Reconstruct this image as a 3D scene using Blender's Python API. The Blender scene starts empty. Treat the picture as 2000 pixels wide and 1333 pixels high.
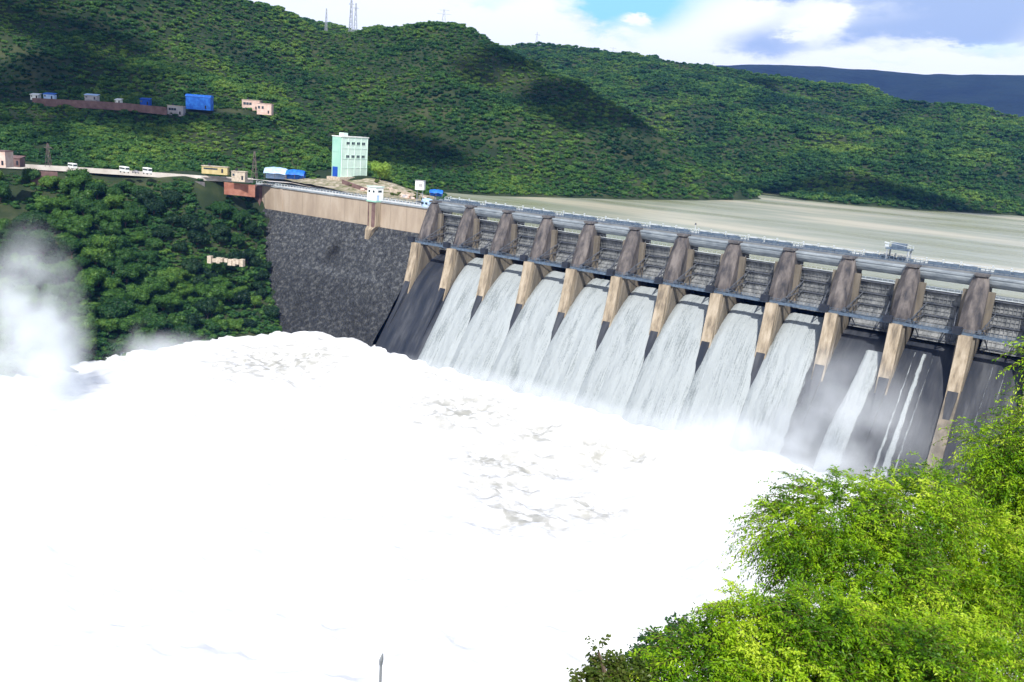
import bpy, bmesh, math, random
import numpy as np
from mathutils import Vector, Matrix
random.seed(7); rng = np.random.default_rng(7)
SC = bpy.context.scene
COL = SC.collection

# ------------------------------------------------------------------ camera
F = 1700.0                                   # focal length in photo pixels (2000 wide)
CP = np.array([278.3, -340.3, 34.6])
YAW, PIT, ROL = math.radians(-33.85), math.radians(-13.30), 0.0750
_f = np.array([math.sin(YAW)*math.cos(PIT), math.cos(YAW)*math.cos(PIT), math.sin(PIT)])
_r = np.cross(_f, [0, 0, 1]); _r /= np.linalg.norm(_r); _u = np.cross(_r, _f)
RX = _r*math.cos(ROL) + _u*math.sin(ROL); RU = -_r*math.sin(ROL) + _u*math.cos(ROL); RF = _f
cam = bpy.data.cameras.new('camera'); cam.lens = 36*F/2000; cam.sensor_width = 36
cam.clip_start = 0.5; cam.clip_end = 30000
co = bpy.data.objects.new('camera', cam); COL.objects.link(co)
M = Matrix.Identity(4)
for i in range(3):
    M[i][0] = RX[i]; M[i][1] = RU[i]; M[i][2] = -RF[i]; M[i][3] = CP[i]
co.matrix_world = M
SC.camera = co

def ray(px, py):
    return RX*((px-1000)/F) + RU*((666.5-py)/F) + RF
def at(px, py, d):                            # point seen at a photo pixel, d metres deep
    return CP + ray(px, py)*d
def atz(px, py, z):
    r = ray(px, py); return CP + r*((z-CP[2])/r[2])
def depth(p):
    return (np.asarray(p)-CP) @ RF
def topx(p):
    q = np.asarray(p)-CP; d = q @ RF
    return 1000+F*(q @ RX)/d, 666.5-F*(q @ RU)/d, d

# ------------------------------------------------------------------ light
SUN_EL, SUN_AZ = math.radians(47), math.radians(146)   # azimuth clockwise from +Y: the sun stands downstream, a little to the right
sd = Vector((math.sin(SUN_AZ)*math.cos(SUN_EL), math.cos(SUN_AZ)*math.cos(SUN_EL), math.sin(SUN_EL)))
sl = bpy.data.lights.new('sun', 'SUN'); sl.energy = 4.6; sl.angle = math.radians(0.53); sl.color = (1.0, 0.955, 0.88)
so = bpy.data.objects.new('sun', sl); COL.objects.link(so)
so.rotation_euler = sd.to_track_quat('Z', 'Y').to_euler()
SC.view_settings.view_transform = 'Standard'
try: SC.view_settings.look = 'None'
except Exception: pass
SC.view_settings.gamma = 1; SC.view_settings.exposure = 0.35

W = bpy.data.worlds.new("World"); SC.world = W; W.use_nodes = True
nt = W.node_tree; N = nt.nodes; L = nt.links
N.clear()
def nmath(op, a, b=None, c=None, clamp=False):
    n = N.new('ShaderNodeMath'); n.operation = op; n.use_clamp = clamp
    for k, v in enumerate((a, b, c)):
        if v is None: continue
        if isinstance(v, (int, float)): n.inputs[k].default_value = v
        else: L.new(v, n.inputs[k])
    return n.outputs[0]
wo = N.new('ShaderNodeOutputWorld'); bg = N.new('ShaderNodeBackground'); L.new(bg.outputs[0], wo.inputs[0])
sky = N.new('ShaderNodeTexSky'); sky.sky_type = 'NISHITA'; sky.sun_disc = False
sky.sun_elevation = SUN_EL; sky.sun_rotation = SUN_AZ; sky.air_density = 1.0; sky.dust_density = 1.0; sky.ozone_density = 1.5
tc = N.new('ShaderNodeTexCoord'); sp = N.new('ShaderNodeSeparateXYZ'); L.new(tc.outputs['Generated'], sp.inputs[0])
AZ = nmath('MULTIPLY', nmath('ARCTAN2', sp.outputs[0], sp.outputs[1]), 57.2958)
EL = nmath('MULTIPLY', nmath('ARCSINE', sp.outputs[2]), 57.2958)
nz = N.new('ShaderNodeTexNoise'); nz.inputs['Scale'].default_value = 1.0; nz.inputs['Detail'].default_value = 9; nz.inputs['Roughness'].default_value = 0.6
cmb = N.new('ShaderNodeCombineXYZ')
L.new(nmath('MULTIPLY', AZ, 0.22), cmb.inputs[0]); L.new(nmath('MULTIPLY', EL, 0.5), cmb.inputs[1])
L.new(cmb.outputs[0], nz.inputs['Vector'])
nz2 = N.new('ShaderNodeTexNoise'); nz2.inputs['Scale'].default_value = 0.45; nz2.inputs['Detail'].default_value = 7; nz2.inputs['Roughness'].default_value = 0.55
L.new(cmb.outputs[0], nz2.inputs['Vector'])
wob = nmath('SUBTRACT', nz.outputs[0], 0.5)
AZw = nmath('ADD', AZ, nmath('MULTIPLY', wob, 7.0)); ELw = nmath('ADD', EL, nmath('MULTIPLY', wob, 3.4))
def azel(px, py):
    r = ray(px, py); r = r/np.linalg.norm(r)
    return math.degrees(math.atan2(r[0], r[1])), math.degrees(math.asin(r[2]))
def blob(px, py, wx, wy, k=1.0):              # soft patch of the sky round a direction, widths in photo pixels
    a, e = azel(px, py); ra, re = wx/29.7, wy/29.7
    du = nmath('DIVIDE', nmath('SUBTRACT', AZw, a), ra); dv = nmath('DIVIDE', nmath('SUBTRACT', ELw, e), re)
    s = nmath('ADD', nmath('MULTIPLY', du, du), nmath('MULTIPLY', dv, dv))
    return nmath('MULTIPLY', nmath('EXPONENT', nmath('MULTIPLY', s, -1.0)), k)
def total(*b):
    s = b[0]
    for q in b[1:]: s = nmath('ADD', s, q)
    return s
blue = total(blob(1235, 15, 85, 48, 1.25), blob(1225, -60, 200, 60, 1.2), blob(1160, 120, 30, 16, .3), blob(415, -15, 60, 22, .6), blob(960, 5, 40, 16, .35),
             blob(1960, 90, 80, 16, .45), blob(1700, 118, 120, 8, .3), blob(1238, 38, 24, 13, -1.5))
grey = total(blob(1820, 5, 240, 42, 1.15), blob(1530, 78, 110, 26, .85), blob(1760, 66, 190, 20, .85), blob(1940, 40, 110, 40, .5), blob(1500, 100, 80, 12, .5), blob(1540, -12, 90, 12, .7),
             blob(1140, 38, 50, 22, .35), blob(1600, 52, 34, 26, -1.4), blob(1430, 30, 70, 30, -.5), blob(1640, 110, 120, 9, -.4), blob(1905, 88, 110, 6, -.45))
def ramp(v, lo, hi):
    n = N.new('ShaderNodeMapRange'); n.interpolation_type = 'SMOOTHSTEP'; n.inputs[1].default_value = lo; n.inputs[2].default_value = hi
    L.new(v, n.inputs[0]); return n.outputs[0]
def mixc(f, a, b):
    n = N.new('ShaderNodeMix'); n.data_type = 'RGBA'
    if isinstance(f, (int, float)): n.inputs[0].default_value = f
    else: L.new(f, n.inputs[0])
    for k, v in ((6, a), (7, b)):
        if isinstance(v, tuple): n.inputs[k].default_value = (*v, 1)
        else: L.new(v, n.inputs[k])
    return n.outputs[2]
skc = N.new('ShaderNodeVectorMath'); skc.operation = 'SCALE'; skc.inputs['Scale'].default_value = 0.11
L.new(sky.outputs[0], skc.inputs[0])
greyf = ramp(nmath('ADD', grey, nmath('MULTIPLY', wob, 0.9)), 0.0, 1.25)
bluef = ramp(nmath('ADD', blue, nmath('MULTIPLY', wob, 0.5)), 0.1, 1.15)
cl = mixc(greyf, (1.0, 1.02, 1.06), (0.40, 0.51, 0.74))
cl = mixc(bluef, cl, (0.34, 0.72, 0.96))
# clouds are a band above the horizon; overhead they break up into the open blue sky
cov = nmath('MULTIPLY', ramp(EL, 30, 13), 1.0)
high = nmath('MULTIPLY', ramp(nz2.outputs[0], 0.52, 0.62), 0.7)
cov = nmath('MAXIMUM', cov, nmath('MULTIPLY', high, ramp(EL, 80, 25)))
L.new(mixc(cov, skc.outputs[0], cl), bg.inputs[0]); bg.inputs[1].default_value = 1.0

# ------------------------------------------------------------------ material helpers
def mat(name, c1, c2=None, scale=1.0, rough=0.85, bump=0.0, detail=6, stretch=(1, 1, 1), c3=None, lo=.35, hi=.65, bscale=None, metal=0.0, spec=.3, vor=False):
    m = bpy.data.materials.new(name); m.use_nodes = True
    t = m.node_tree; n = t.nodes; l = t.links
    b = n['Principled BSDF']; b.inputs['Roughness'].default_value = rough; b.inputs['Metallic'].default_value = metal
    b.inputs['Specular IOR Level'].default_value = spec
    g = n.new('ShaderNodeNewGeometry'); mp = n.new('ShaderNodeMapping'); mp.inputs['Scale'].default_value = stretch
    l.new(g.outputs['Position'], mp.inputs[0])
    nz = n.new('ShaderNodeTexNoise'); nz.inputs['Scale'].default_value = scale; nz.inputs['Detail'].default_value = detail; nz.inputs['Roughness'].default_value = .62
    l.new(mp.outputs[0], nz.inputs['Vector'])
    cr = n.new('ShaderNodeValToRGB'); l.new(nz.outputs[0], cr.inputs[0])
    e = cr.color_ramp.elements; e[0].position = lo; e[0].color = (*c1, 1); e[1].position = hi; e[1].color = (*(c2 or c1), 1)
    if c3: q = e.new((lo+hi)/2); q.color = (*c3, 1)
    l.new(cr.outputs[0], b.inputs['Base Color'])
    if bump:
        bp = n.new('ShaderNodeBump'); bp.inputs['Strength'].default_value = 1; bp.inputs['Distance'].default_value = bump
        if vor:
            v = n.new('ShaderNodeTexVoronoi'); v.inputs['Scale'].default_value = bscale or scale; l.new(mp.outputs[0], v.inputs['Vector']); l.new(v.outputs['Distance'], bp.inputs['Height'])
        else:
            v = n.new('ShaderNodeTexNoise'); v.inputs['Scale'].default_value = bscale or scale; v.inputs['Detail'].default_value = 5
            l.new(mp.outputs[0], v.inputs['Vector']); l.new(v.outputs[0], bp.inputs['Height'])
        l.new(bp.outputs[0], b.inputs['Normal'])
    return m
def leafmat(name, cols, trans=.35, rnd='obj', gloss=.5):
    m = bpy.data.materials.new(name); m.use_nodes = True
    t = m.node_tree; n = t.nodes; l = t.links
    b = n['Principled BSDF']; b.inputs['Roughness'].default_value = gloss; b.inputs['Specular IOR Level'].default_value = .25
    g = n.new('ShaderNodeNewGeometry')
    nz = n.new('ShaderNodeTexNoise'); nz.inputs['Scale'].default_value = .012 if rnd == 'obj' else .5; nz.inputs['Detail'].default_value = 3
    l.new(g.outputs['Position'], nz.inputs['Vector'])
    if rnd == 'obj':
        oi = n.new('ShaderNodeObjectInfo'); rv = oi.outputs['Random']
    else:
        at_ = n.new('ShaderNodeAttribute'); at_.attribute_name = 'tint'; rv = at_.outputs['Fac']
    ad = n.new('ShaderNodeMath'); ad.operation = 'MULTIPLY_ADD'; l.new(rv, ad.inputs[0]); ad.inputs[1].default_value = .42 if rnd == 'obj' else .62
    sb = n.new('ShaderNodeMath'); sb.operation = 'MULTIPLY_ADD'; l.new(nz.outputs[0], sb.inputs[0]); sb.inputs[1].default_value = 1.9; sb.inputs[2].default_value = -1.17 if rnd == 'obj' else -.91
    nf = n.new('ShaderNodeTexNoise'); nf.inputs['Scale'].default_value = .45; nf.inputs['Detail'].default_value = 4; l.new(g.outputs['Position'], nf.inputs['Vector'])
    sf = n.new('ShaderNodeMath'); sf.operation = 'MULTIPLY_ADD'; l.new(nf.outputs[0], sf.inputs[0]); sf.inputs[1].default_value = 1.1 if rnd == 'obj' else .3; l.new(sb.outputs[0], sf.inputs[2])
    l.new(sf.outputs[0], ad.inputs[2])
    cr = n.new('ShaderNodeValToRGB'); l.new(ad.outputs[0], cr.inputs[0]); e = cr.color_ramp.elements
    e[0].color = (*cols[0], 1); e[1].color = (*cols[-1], 1)
    for k, c in enumerate(cols[1:-1]): q = e.new((k+1)/(len(cols)-1)); q.color = (*c, 1)
    l.new(cr.outputs[0], b.inputs['Base Color'])
    tr = n.new('ShaderNodeBsdfTranslucent'); l.new(cr.outputs[0], tr.inputs[0])
    mx = n.new('ShaderNodeMixShader'); mx.inputs[0].default_value = trans; l.new(b.outputs[0], mx.inputs[1]); l.new(tr.outputs[0], mx.inputs[2])
    l.new(mx.outputs[0], n['Material Output'].inputs[0])
    return m
MT = {}
MT['tan'] = mat('tan concrete', (.33, .265, .205), (.46, .385, .31), .16, bump=.08, stretch=(1, 1, .25), c3=(.40, .325, .25), bscale=1.5)
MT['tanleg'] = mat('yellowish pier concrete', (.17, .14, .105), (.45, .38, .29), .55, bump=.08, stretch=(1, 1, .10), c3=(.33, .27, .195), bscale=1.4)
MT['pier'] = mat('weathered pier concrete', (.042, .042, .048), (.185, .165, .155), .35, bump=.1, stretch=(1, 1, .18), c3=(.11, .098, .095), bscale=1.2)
MT['pierside'] = mat('greyish shade-toned pier side', (.12, .105, .085), (.24, .205, .165), .35, bump=.1, stretch=(1, 1, .15), c3=(.17, .15, .12), bscale=1.2)  # streaked grey, darkened so the leg sides carry their shade in colour
MT['pierdark'] = mat('dark grey concrete', (.07, .07, .075), (.16, .15, .15), .4, bump=.08, stretch=(1, 1, .3))
MT['girder'] = mat('pale girder concrete', (.17, .20, .23), (.33, .37, .40), .5, rough=.6, bump=.03, stretch=(.4, 1, 1))
MT['deck'] = mat('asphalt deck', (.16, .17, .18), (.24, .25, .26), .3)
MT['rail'] = mat('blue grey steel', (.06, .09, .14), (.13, .18, .24), .8, rough=.5)
MT['railpale'] = mat('pale painted rail', (.5, .56, .6), (.66, .7, .72), .8, rough=.5)
MT['gate'] = mat('grey gate steel', (.10, .11, .12), (.27, .28, .285), .5, rough=.55, bump=.03, stretch=(1, 1, .5))
MT['gatedark'] = mat('dark gate steel', (.05, .06, .08), (.12, .13, .15), .5, rough=.55)
MT['rock'] = mat('rubble masonry', (.018, .021, .026), (.165, .17, .17), .5, bump=.8, c3=(.050, .055, .062), detail=12, lo=.3, hi=.72, bscale=.9, vor=True)
MT['ogee'] = mat('wet dark spillway concrete', (.016, .021, .032), (.070, .075, .085), .25, rough=.5, bump=.15, stretch=(1, .15, .15), c3=(.034, .038, .048))
MT['white'] = mat('white paint', (.72, .74, .72), (.82, .83, .8), .6)
MT['mint'] = mat('deeper mint green', (.26, .50, .42), (.36, .60, .50), .12, bump=.02, c3=(.31, .56, .46))
MT['mintpale'] = mat('pale mint paint', (.60, .78, .69), (.70, .85, .77), .15, bump=.02)
MT['bluet'] = mat('blue tarpaulin', (.01, .09, .48), (.03, .20, .70), .5, rough=.5, bump=.15)
MT['bluepale'] = mat('faded pale blue sheet', (.30, .46, .72), (.50, .64, .82), .5, rough=.6, bump=.12)
MT['cream'] = mat('cream plaster', (.36, .30, .23), (.60, .52, .42), .9, bump=.05)
MT['yellow'] = mat('yellow ochre plaster', (.40, .32, .14), (.55, .46, .24), .4)
MT['pink'] = mat('pinkish plaster', (.52, .36, .30), (.66, .52, .46), .4)
MT['brown'] = mat('reddish brown wall', (.12, .075, .07), (.22, .14, .13), .3, bump=.1)
MT['redbrown'] = mat('red laterite wall', (.24, .09, .06), (.36, .17, .12), .3, bump=.1)
MT['greyc'] = mat('grey concrete block', (.30, .29, .31), (.42, .41, .42), .3, bump=.05)
MT['dark'] = mat('dark opening', (.015, .02, .03), (.03, .035, .05), .5)
MT['glass'] = mat('dark window glass', (.02, .035, .05), (.04, .06, .08), .5, rough=.15, spec=.6)
MT['blueD'] = mat('deep blue paint', (.01, .06, .35), (.015, .09, .42), .5)
MT['road'] = mat('pale dusty road', (.46, .42, .38), (.62, .58, .54), .15, bump=.05)
MT['steel'] = mat('galvanised steel', (.30, .33, .37), (.42, .45, .48), .5, rough=.5, metal=.3)
MT['mast'] = mat('rusty mast steel', (.16, .12, .13), (.22, .16, .16), .5)
MT['tyre'] = mat('black rubber', (.02, .02, .02), (.035, .035, .035), 2)
MT['bark'] = mat('grey brown bark', (.07, .05, .035), (.15, .11, .08), 2, bump=.03)
MT['skin'] = mat('skin', (.24, .13, .08)); MT['cloth'] = mat('dark cloth', (.03, .03, .06)); MT['cloth2'] = mat('red cloth', (.4, .05, .04))

# ------------------------------------------------------------------ mesh helpers
class MB:
    def __init__(s): s.v = []; s.f = []
    def add(s, v, f):
        o = len(s.v); s.v += [tuple(map(float, p)) for p in v]; s.f += [tuple(i+o for i in q) for q in f]; return s
    def box(s, c, d, rz=0.0, taper=1.0, rx=0.0):
        hx, hy, hz = d[0]/2, d[1]/2, d[2]/2; V = []
        for z in (-1, 1):
            k = taper if z > 0 else 1
            for x, y in ((-1, -1), (1, -1), (1, 1), (-1, 1)):
                X, Y, Z = x*hx*k, y*hy*k, z*hz
                Y, Z = Y*math.cos(rx)-Z*math.sin(rx), Y*math.sin(rx)+Z*math.cos(rx)
                V.append((c[0]+X*math.cos(rz)-Y*math.sin(rz), c[1]+X*math.sin(rz)+Y*math.cos(rz), c[2]+Z))
        return s.add(V, [(0, 3, 2, 1), (4, 5, 6, 7), (0, 1, 5, 4), (1, 2, 6, 5), (2, 3, 7, 6), (3, 0, 4, 7)])
    def loft(s, rings, cap=True):
        n = len(rings[0]); V = [p for r in rings for p in r]; Fc = []
        for i in range(len(rings)-1):
            for j in range(n):
                k = (j+1) % n; Fc.append((i*n+j, i*n+k, (i+1)*n+k, (i+1)*n+j))
        if cap: Fc.append(tuple(range(n))[::-1]); Fc.append(tuple((len(rings)-1)*n+j for j in range(n)))
        return s.add(V, Fc)
    def bar(s, a, b, r, n=6, r2=None):
        a, b = Vector(a), Vector(b); d = (b-a).normalized(); u = d.orthogonal().normalized(); w = d.cross(u)
        R = []
        for p, q in ((a, r), (b, r if r2 is None else r2)):
            R.append([p+(u*math.cos(2*math.pi*k/n)+w*math.sin(2*math.pi*k/n))*q for k in range(n)])
        return s.loft(R)
    def tube(s, pts, rad, n=7):
        R = []; pts = [Vector(p) for p in pts]
        for i, p in enumerate(pts):
            d = (pts[min(i+1, len(pts)-1)]-pts[max(i-1, 0)]).normalized(); u = d.cross(Vector((.3, .2, 1))).normalized() if abs(d.z) < .95 else Vector((1, 0, 0)); w = d.cross(u).normalized(); u = w.cross(d)
            R.append([p+(u*math.cos(2*math.pi*k/n)+w*math.sin(2*math.pi*k/n))*rad[i] for k in range(n)])
        return s.loft(R)
    def build(s, name, m, parent=None, bevel=0, smooth=False):
        me = bpy.data.meshes.new(name); me.from_pydata(s.v, [], s.f); me.materials.append(MT[m] if isinstance(m, str) else m)
        bm = bmesh.new(); bm.from_mesh(me); bmesh.ops.recalc_face_normals(bm, faces=bm.faces); bm.to_mesh(me); bm.free()
        if smooth: me.polygons.foreach_set('use_smooth', [True]*len(me.polygons))
        o = bpy.data.objects.new(name, me); COL.objects.link(o)
        if parent: o.parent = parent
        if bevel:
            b = o.modifiers.new('bevel', 'BEVEL'); b.width = bevel; b.segments = 2; b.limit_method = 'ANGLE'
        return o
def tag(o, label=None, cat=None, group=None, kind=None):
    if label: o['label'] = label
    if cat: o['category'] = cat
    if group: o['group'] = group
    if kind: o['kind'] = kind
    return o
def empty(name, loc, rz=0, label=None, cat=None, group=None):
    o = bpy.data.objects.new(name, None); COL.objects.link(o); o.location = loc; o.rotation_euler = (0, 0, rz); o.empty_display_size = .5
    return tag(o, label, cat, group)
def npmesh(name, V, Fq, m, smooth=False, parent=None, tint=None):      # V (n,3); Fq (k,4) or (k,3)
    V = np.asarray(V, np.float32); Fq = np.asarray(Fq, np.int32); k, c = Fq.shape
    me = bpy.data.meshes.new(name); me.vertices.add(len(V)); me.vertices.foreach_set('co', V.ravel())
    me.loops.add(k*c); me.loops.foreach_set('vertex_index', Fq.ravel())
    me.polygons.add(k); me.polygons.foreach_set('loop_start', np.arange(k, dtype=np.int32)*c)
    me.polygons.foreach_set('use_smooth', np.full(k, smooth))
    if tint is not None:
        a = me.attributes.new('tint', 'FLOAT', 'FACE'); a.data.foreach_set('value', np.asarray(tint, np.float32))
    me.update(calc_edges=True); me.validate()
    me.materials.append(MT[m] if isinstance(m, str) else m)
    o = bpy.data.objects.new(name, me); COL.objects.link(o)
    if parent: o.parent = parent
    return o
def copy_tree(o, parent=None):
    c = o.copy(); COL.objects.link(c); c.parent = parent
    for ch in list(o.children): copy_tree(ch, c)
    return c
# value noise for terrain and foam
_perm = rng.permutation(4096).astype(np.int64); _val = rng.random(4096)
def vnoise(x, y, s):
    x = np.asarray(x)/s+1000.3; y = np.asarray(y)/s+1000.7
    xi = np.floor(x).astype(np.int64); yi = np.floor(y).astype(np.int64); fx = x-xi; fy = y-yi
    fx = fx*fx*(3-2*fx); fy = fy*fy*(3-2*fy)
    h = lambda a, b: _val[_perm[(a+_perm[b & 4095]) & 4095]]
    return (h(xi, yi)*(1-fx)+h(xi+1, yi)*fx)*(1-fy)+(h(xi, yi+1)*(1-fx)+h(xi+1, yi+1)*fx)*fy
def fbm(x, y, s, o=4, g=.5):
    a = 0; w = 1; t = 0
    for k in range(o):
        a = a+w*(vnoise(x+37*k, y-91*k, s/2**k)-.5)*2; t += w; w *= g
    return a/t

# ------------------------------------------------------------------ terrain
SP = 22.2                                       # spacing of the piers
WL, FL = -9.0, -75.0                            # reservoir and tailwater levels
ROADPX = [(-420, 300, -2), (-120, 315, -1), (0, 322, 0), (150, 330, 0), (300, 340, 0), (400, 347, 0), (500, 352, -1)]
ROAD = [atz(a, b, z) for a, b, z in ROADPX]
BEN = [at(-150, 176, 610), at(30, 190, 600), at(170, 202, 595), at(290, 210, 590), at(390, 214, 600), at(500, 221, 620)]
C = []
def cp(*p): C.append(tuple(float(q) for q in p))
for y, x in ((-45, -60), (-95, -60), (-145, -52), (-190, -60), (-270, -75), (-400, -90), (-520, -90)):
    cp(x, y, -77); cp(x+45, y, -90); cp(x+150, y, -92)
for x in (-20, 60, 150, 230): cp(x, -40, -95); cp(x, 0, -95); cp(x, 45, -70)
EDGE = [(-133, -4), (-126, -6), (-118.9, -12), (-101.7, -25), (-85, -35), (-73.5, -41.5), (-62, -47.5), (-54, -54)]
for _x, _y in EDGE: cp(_x-2, _y-1.5, -17.3-(-3.4-_y)/.76+3.0)
cp(-108, -60, -40); cp(-120, -110, -42); cp(-125, -160, -45); cp(-150, -230, -42); cp(-180, -330, -40)
for p in ROAD:
    cp(*p); q = p+np.array([-8, 11, 0]); cp(*q)
    q = p+np.array([8, -9, -7]); cp(*q)
cp(-300, -230, 0); cp(-420, -380, 0); cp(-320, -150, 20); cp(-480, -280, 60)
for p in BEN:
    cp(*p); cp(p[0]-7, p[1]+8, p[2]+.6); cp(p[0]+7, p[1]-8, p[2]-6)
cp(-140, 12, -1.5); cp(-120, 20, 1); cp(-100, 40, 3); cp(-112, 55, 4); cp(-80, 30, 0); cp(-60, 40, -3); cp(-70, 10, -2); cp(-45, 14, -4); cp(-30, 30, -12); cp(-88, 60, 0); cp(-75, 90, -8); cp(-20, 60, -30)
cp(-160, 70, 18); cp(-200, 60, 28)
for p, d in [((-200, -110), 640), ((0, -60), 700), ((200, -40), 780), ((360, 0), 850), ((470, 20), 900), ((560, 42), 950), ((620, 80), 985)]: cp(*at(*p, d))
for p, d in [((640, 150), 900), ((600, 210), 760), ((660, 260), 690), ((760, 300), 650), ((700, 180), 800), ((600, 300), 640)]: cp(*(at(*p, d)+np.array([0, 0, -2])))
for p, d in [((300, 80), 740), ((450, 120), 770), ((200, 110), 690), ((100, 60), 690), ((540, 150), 800), ((60, 140), 630), ((560, 100), 870)]: cp(*at(*p, d))
for p, d in [((560, 36), 1350), ((620, 46), 1350), ((700, 60), 1300), ((750, 62), 1250)]: cp(*at(*p, d))
for p, d in [((760, 64), 1000), ((810, 54), 960), ((870, 50), 950), ((950, 75), 930), ((1050, 130), 900), ((1120, 170), 885), ((1200, 215), 870), ((1350, 292), 845), ((1430, 350), 830)]: cp(*at(*p, d))
for p, d in [((870, 150), 850), ((1000, 200), 820), ((850, 250), 740), ((1000, 290), 720), ((1150, 330), 740), ((1250, 290), 790), ((1330, 350), 770), ((900, 330), 650), ((760, 110), 910)]: cp(*at(*p, d))
SHORE = [(860, 376), (950, 383), (1100, 387), (1240, 391), (1350, 392), (1440, 391), (1490, 389), (1560, 391), (1650, 400), (1800, 412), (2000, 423), (2200, 436)]
for p in SHORE:
    s = atz(*p, WL); cp(*s); t = s-CP; t[2] = 0; t /= np.linalg.norm(t); q = s-t*45; cp(q[0], q[1], -24)
for p, d in [((1040, 98), 2000), ((1120, 104), 2000), ((1200, 113), 1950), ((1330, 128), 1850), ((1500, 158), 1750), ((1700, 183), 1600), ((1850, 203), 1500), ((2000, 238), 1400), ((2200, 300), 1300), ((2500, 360), 1250)]:
    s = at(*p, d); cp(*s); t = s-CP; t[2] = 0; t /= np.linalg.norm(t); q = s+t*350; cp(q[0], q[1], s[2]-70); q = s+t*900; cp(q[0], q[1], -15)
for p, d in [((1150, 150), 1500), ((1300, 190), 1350), ((1450, 230), 1250), ((1600, 280), 1080), ((1750, 300), 1080), ((1900, 320), 1080), ((1560, 350), 980), ((1700, 240), 1320), ((2000, 350), 1050)]: cp(*at(*p, d))
cp(-150, 620, 15); cp(-60, 610, -6); cp(-330, 720, 60); cp(-600, 900, 110); cp(-700, 500, 110); cp(-900, 100, 110); cp(-1300, 600, 120); cp(-1200, -200, 60); cp(-1300, 1500, 130)
for x, y in ((150, 150), (250, 300), (400, 450), (120, 60), (400, 80), (600, 250), (700, 600), (900, 60)): cp(x, y, -40)
cp(900, 1200, 60); cp(1400, 900, 60); cp(1500, 300, -30)
for p, d in [((1050, 130), 900), ((1120, 170), 885), ((1200, 215), 870), ((1280, 255), 858), ((1350, 292), 845), ((1430, 350), 830)]:
    q = at(*p, d); t = q-CP; t[2] = 0; t /= np.linalg.norm(t); w = q+t*65+np.array([RX[0], RX[1], 0])*25; cp(w[0], w[1], max(q[2]-52, -14)); w = q+t*150+np.array([RX[0], RX[1], 0])*50; cp(w[0], w[1], max(q[2]-70, -14))
# right bank
for p in ((262, -60), (250, -150), (205, -235), (150, -305), (100, -420), (80, -520)): cp(p[0], p[1], -78)
cp(295, 0, -6); cp(340, 0, 2); cp(292, -40, -40); cp(330, -90, -5); cp(335, -180, 0); cp(310, -260, 10); cp(278, -340, 32.6); cp(300, -360, 38); cp(340, -330, 36); cp(420, -250, 40); cp(500, -100, 40); cp(240, -440, 20); cp(600, -400, 70); cp(400, -520, 60)
C = np.array(C)
# drop duplicates closer than 3 m
keep = []
for i, p in enumerate(C):
    if all((p[0]-C[j][0])**2+(p[1]-C[j][1])**2 > 9 for j in keep): keep.append(i)
C = C[keep]
_c2 = 12.0**2
def _phi(a, b): return np.sqrt(((a[:, None, :]-b[None, :, :])**2).sum(-1)+_c2)
_A = _phi(C[:, :2], C[:, :2]) - np.eye(len(C))*1.5
_n = len(C); _K = np.zeros((_n+1, _n+1)); _K[:_n, :_n] = _A; _K[_n, :_n] = 1; _K[:_n, _n] = 1
_w = np.linalg.solve(_K, np.append(C[:, 2], 0))
def seg_dist(x, y, P):
    best = np.full(np.shape(x), 1e9)
    for a, b in zip(P[:-1], P[1:]):
        dx, dy = b[0]-a[0], b[1]-a[1]; t = np.clip(((x-a[0])*dx+(y-a[1])*dy)/(dx*dx+dy*dy), 0, 1)
        best = np.minimum(best, np.hypot(x-a[0]-t*dx, y-a[1]-t*dy))
    return best
def H(x, y):
    x = np.asarray(x, float); y = np.asarray(y, float); sh = x.shape
    q = np.stack([x.ravel(), y.ravel()], 1); out = np.empty(len(q))
    for i in range(0, len(q), 20000): out[i:i+20000] = _phi(q[i:i+20000], C[:, :2]) @ _w[:_n] + _w[_n]
    h = out.reshape(sh)
    d = np.hypot(x-CP[0], y-CP[1])
    k = np.clip((d-250)/500, 0.0, 1); dr = np.minimum(seg_dist(x, y, ROAD), seg_dist(x, y, BEN)); k2 = np.clip((dr-8)/25, 0, 1)
    k3 = np.clip((h-WL)/25, 0, 1); k3 = np.where(y > 5, k3, 1)
    rid = 1-2*np.abs(fbm(x, y, 170, 3))
    h = h + k*k2*k3*(9*fbm(x, y, 230, 3)+16*(rid-.6)+2.5*fbm(x, y, 40, 3)) + (1-k)*k2*1.2*fbm(x, y, 25, 3)*np.clip((d-20)/60, 0, 1)
    # under the dam the rock is cut away
    ins = (x > np.where(y < 0, np.interp(-y, [-b for a, b in EDGE], [a for a, b in EDGE])+1.5, -128)) & (x < 285) & (np.abs(y) < 48)
    lim = np.where(y < 0, -18-1.30*np.clip(-y-3, 0, 99)-3, -4.0)
    lim2 = np.where(y > 3, np.where(x > -40, -30.0, 99), lim)
    h = np.where(ins, np.minimum(h, lim2), h)
    h = np.where((x > -93) & (x < -18) & (y > 3) & (y < 56), np.minimum(h, np.interp(x, [-130, -95, -60, -18], [1.0, .6, -2.4, -4.2])-2.5), h)
    # steep bank below the viewpoint
    fx, fy = math.sin(YAW), math.cos(YAW); fd = (x-CP[0])*fx+(y-CP[1])*fy; rd = (x-CP[0])*fy-(y-CP[1])*fx
    cap = CP[2]-1.9-.80*np.clip(fd, 0, 200)
    h = np.where((fd > -3) & (fd < 190) & (rd < fd*.9+8) & (rd > -260), np.minimum(h, cap), h)
    return h
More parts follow.
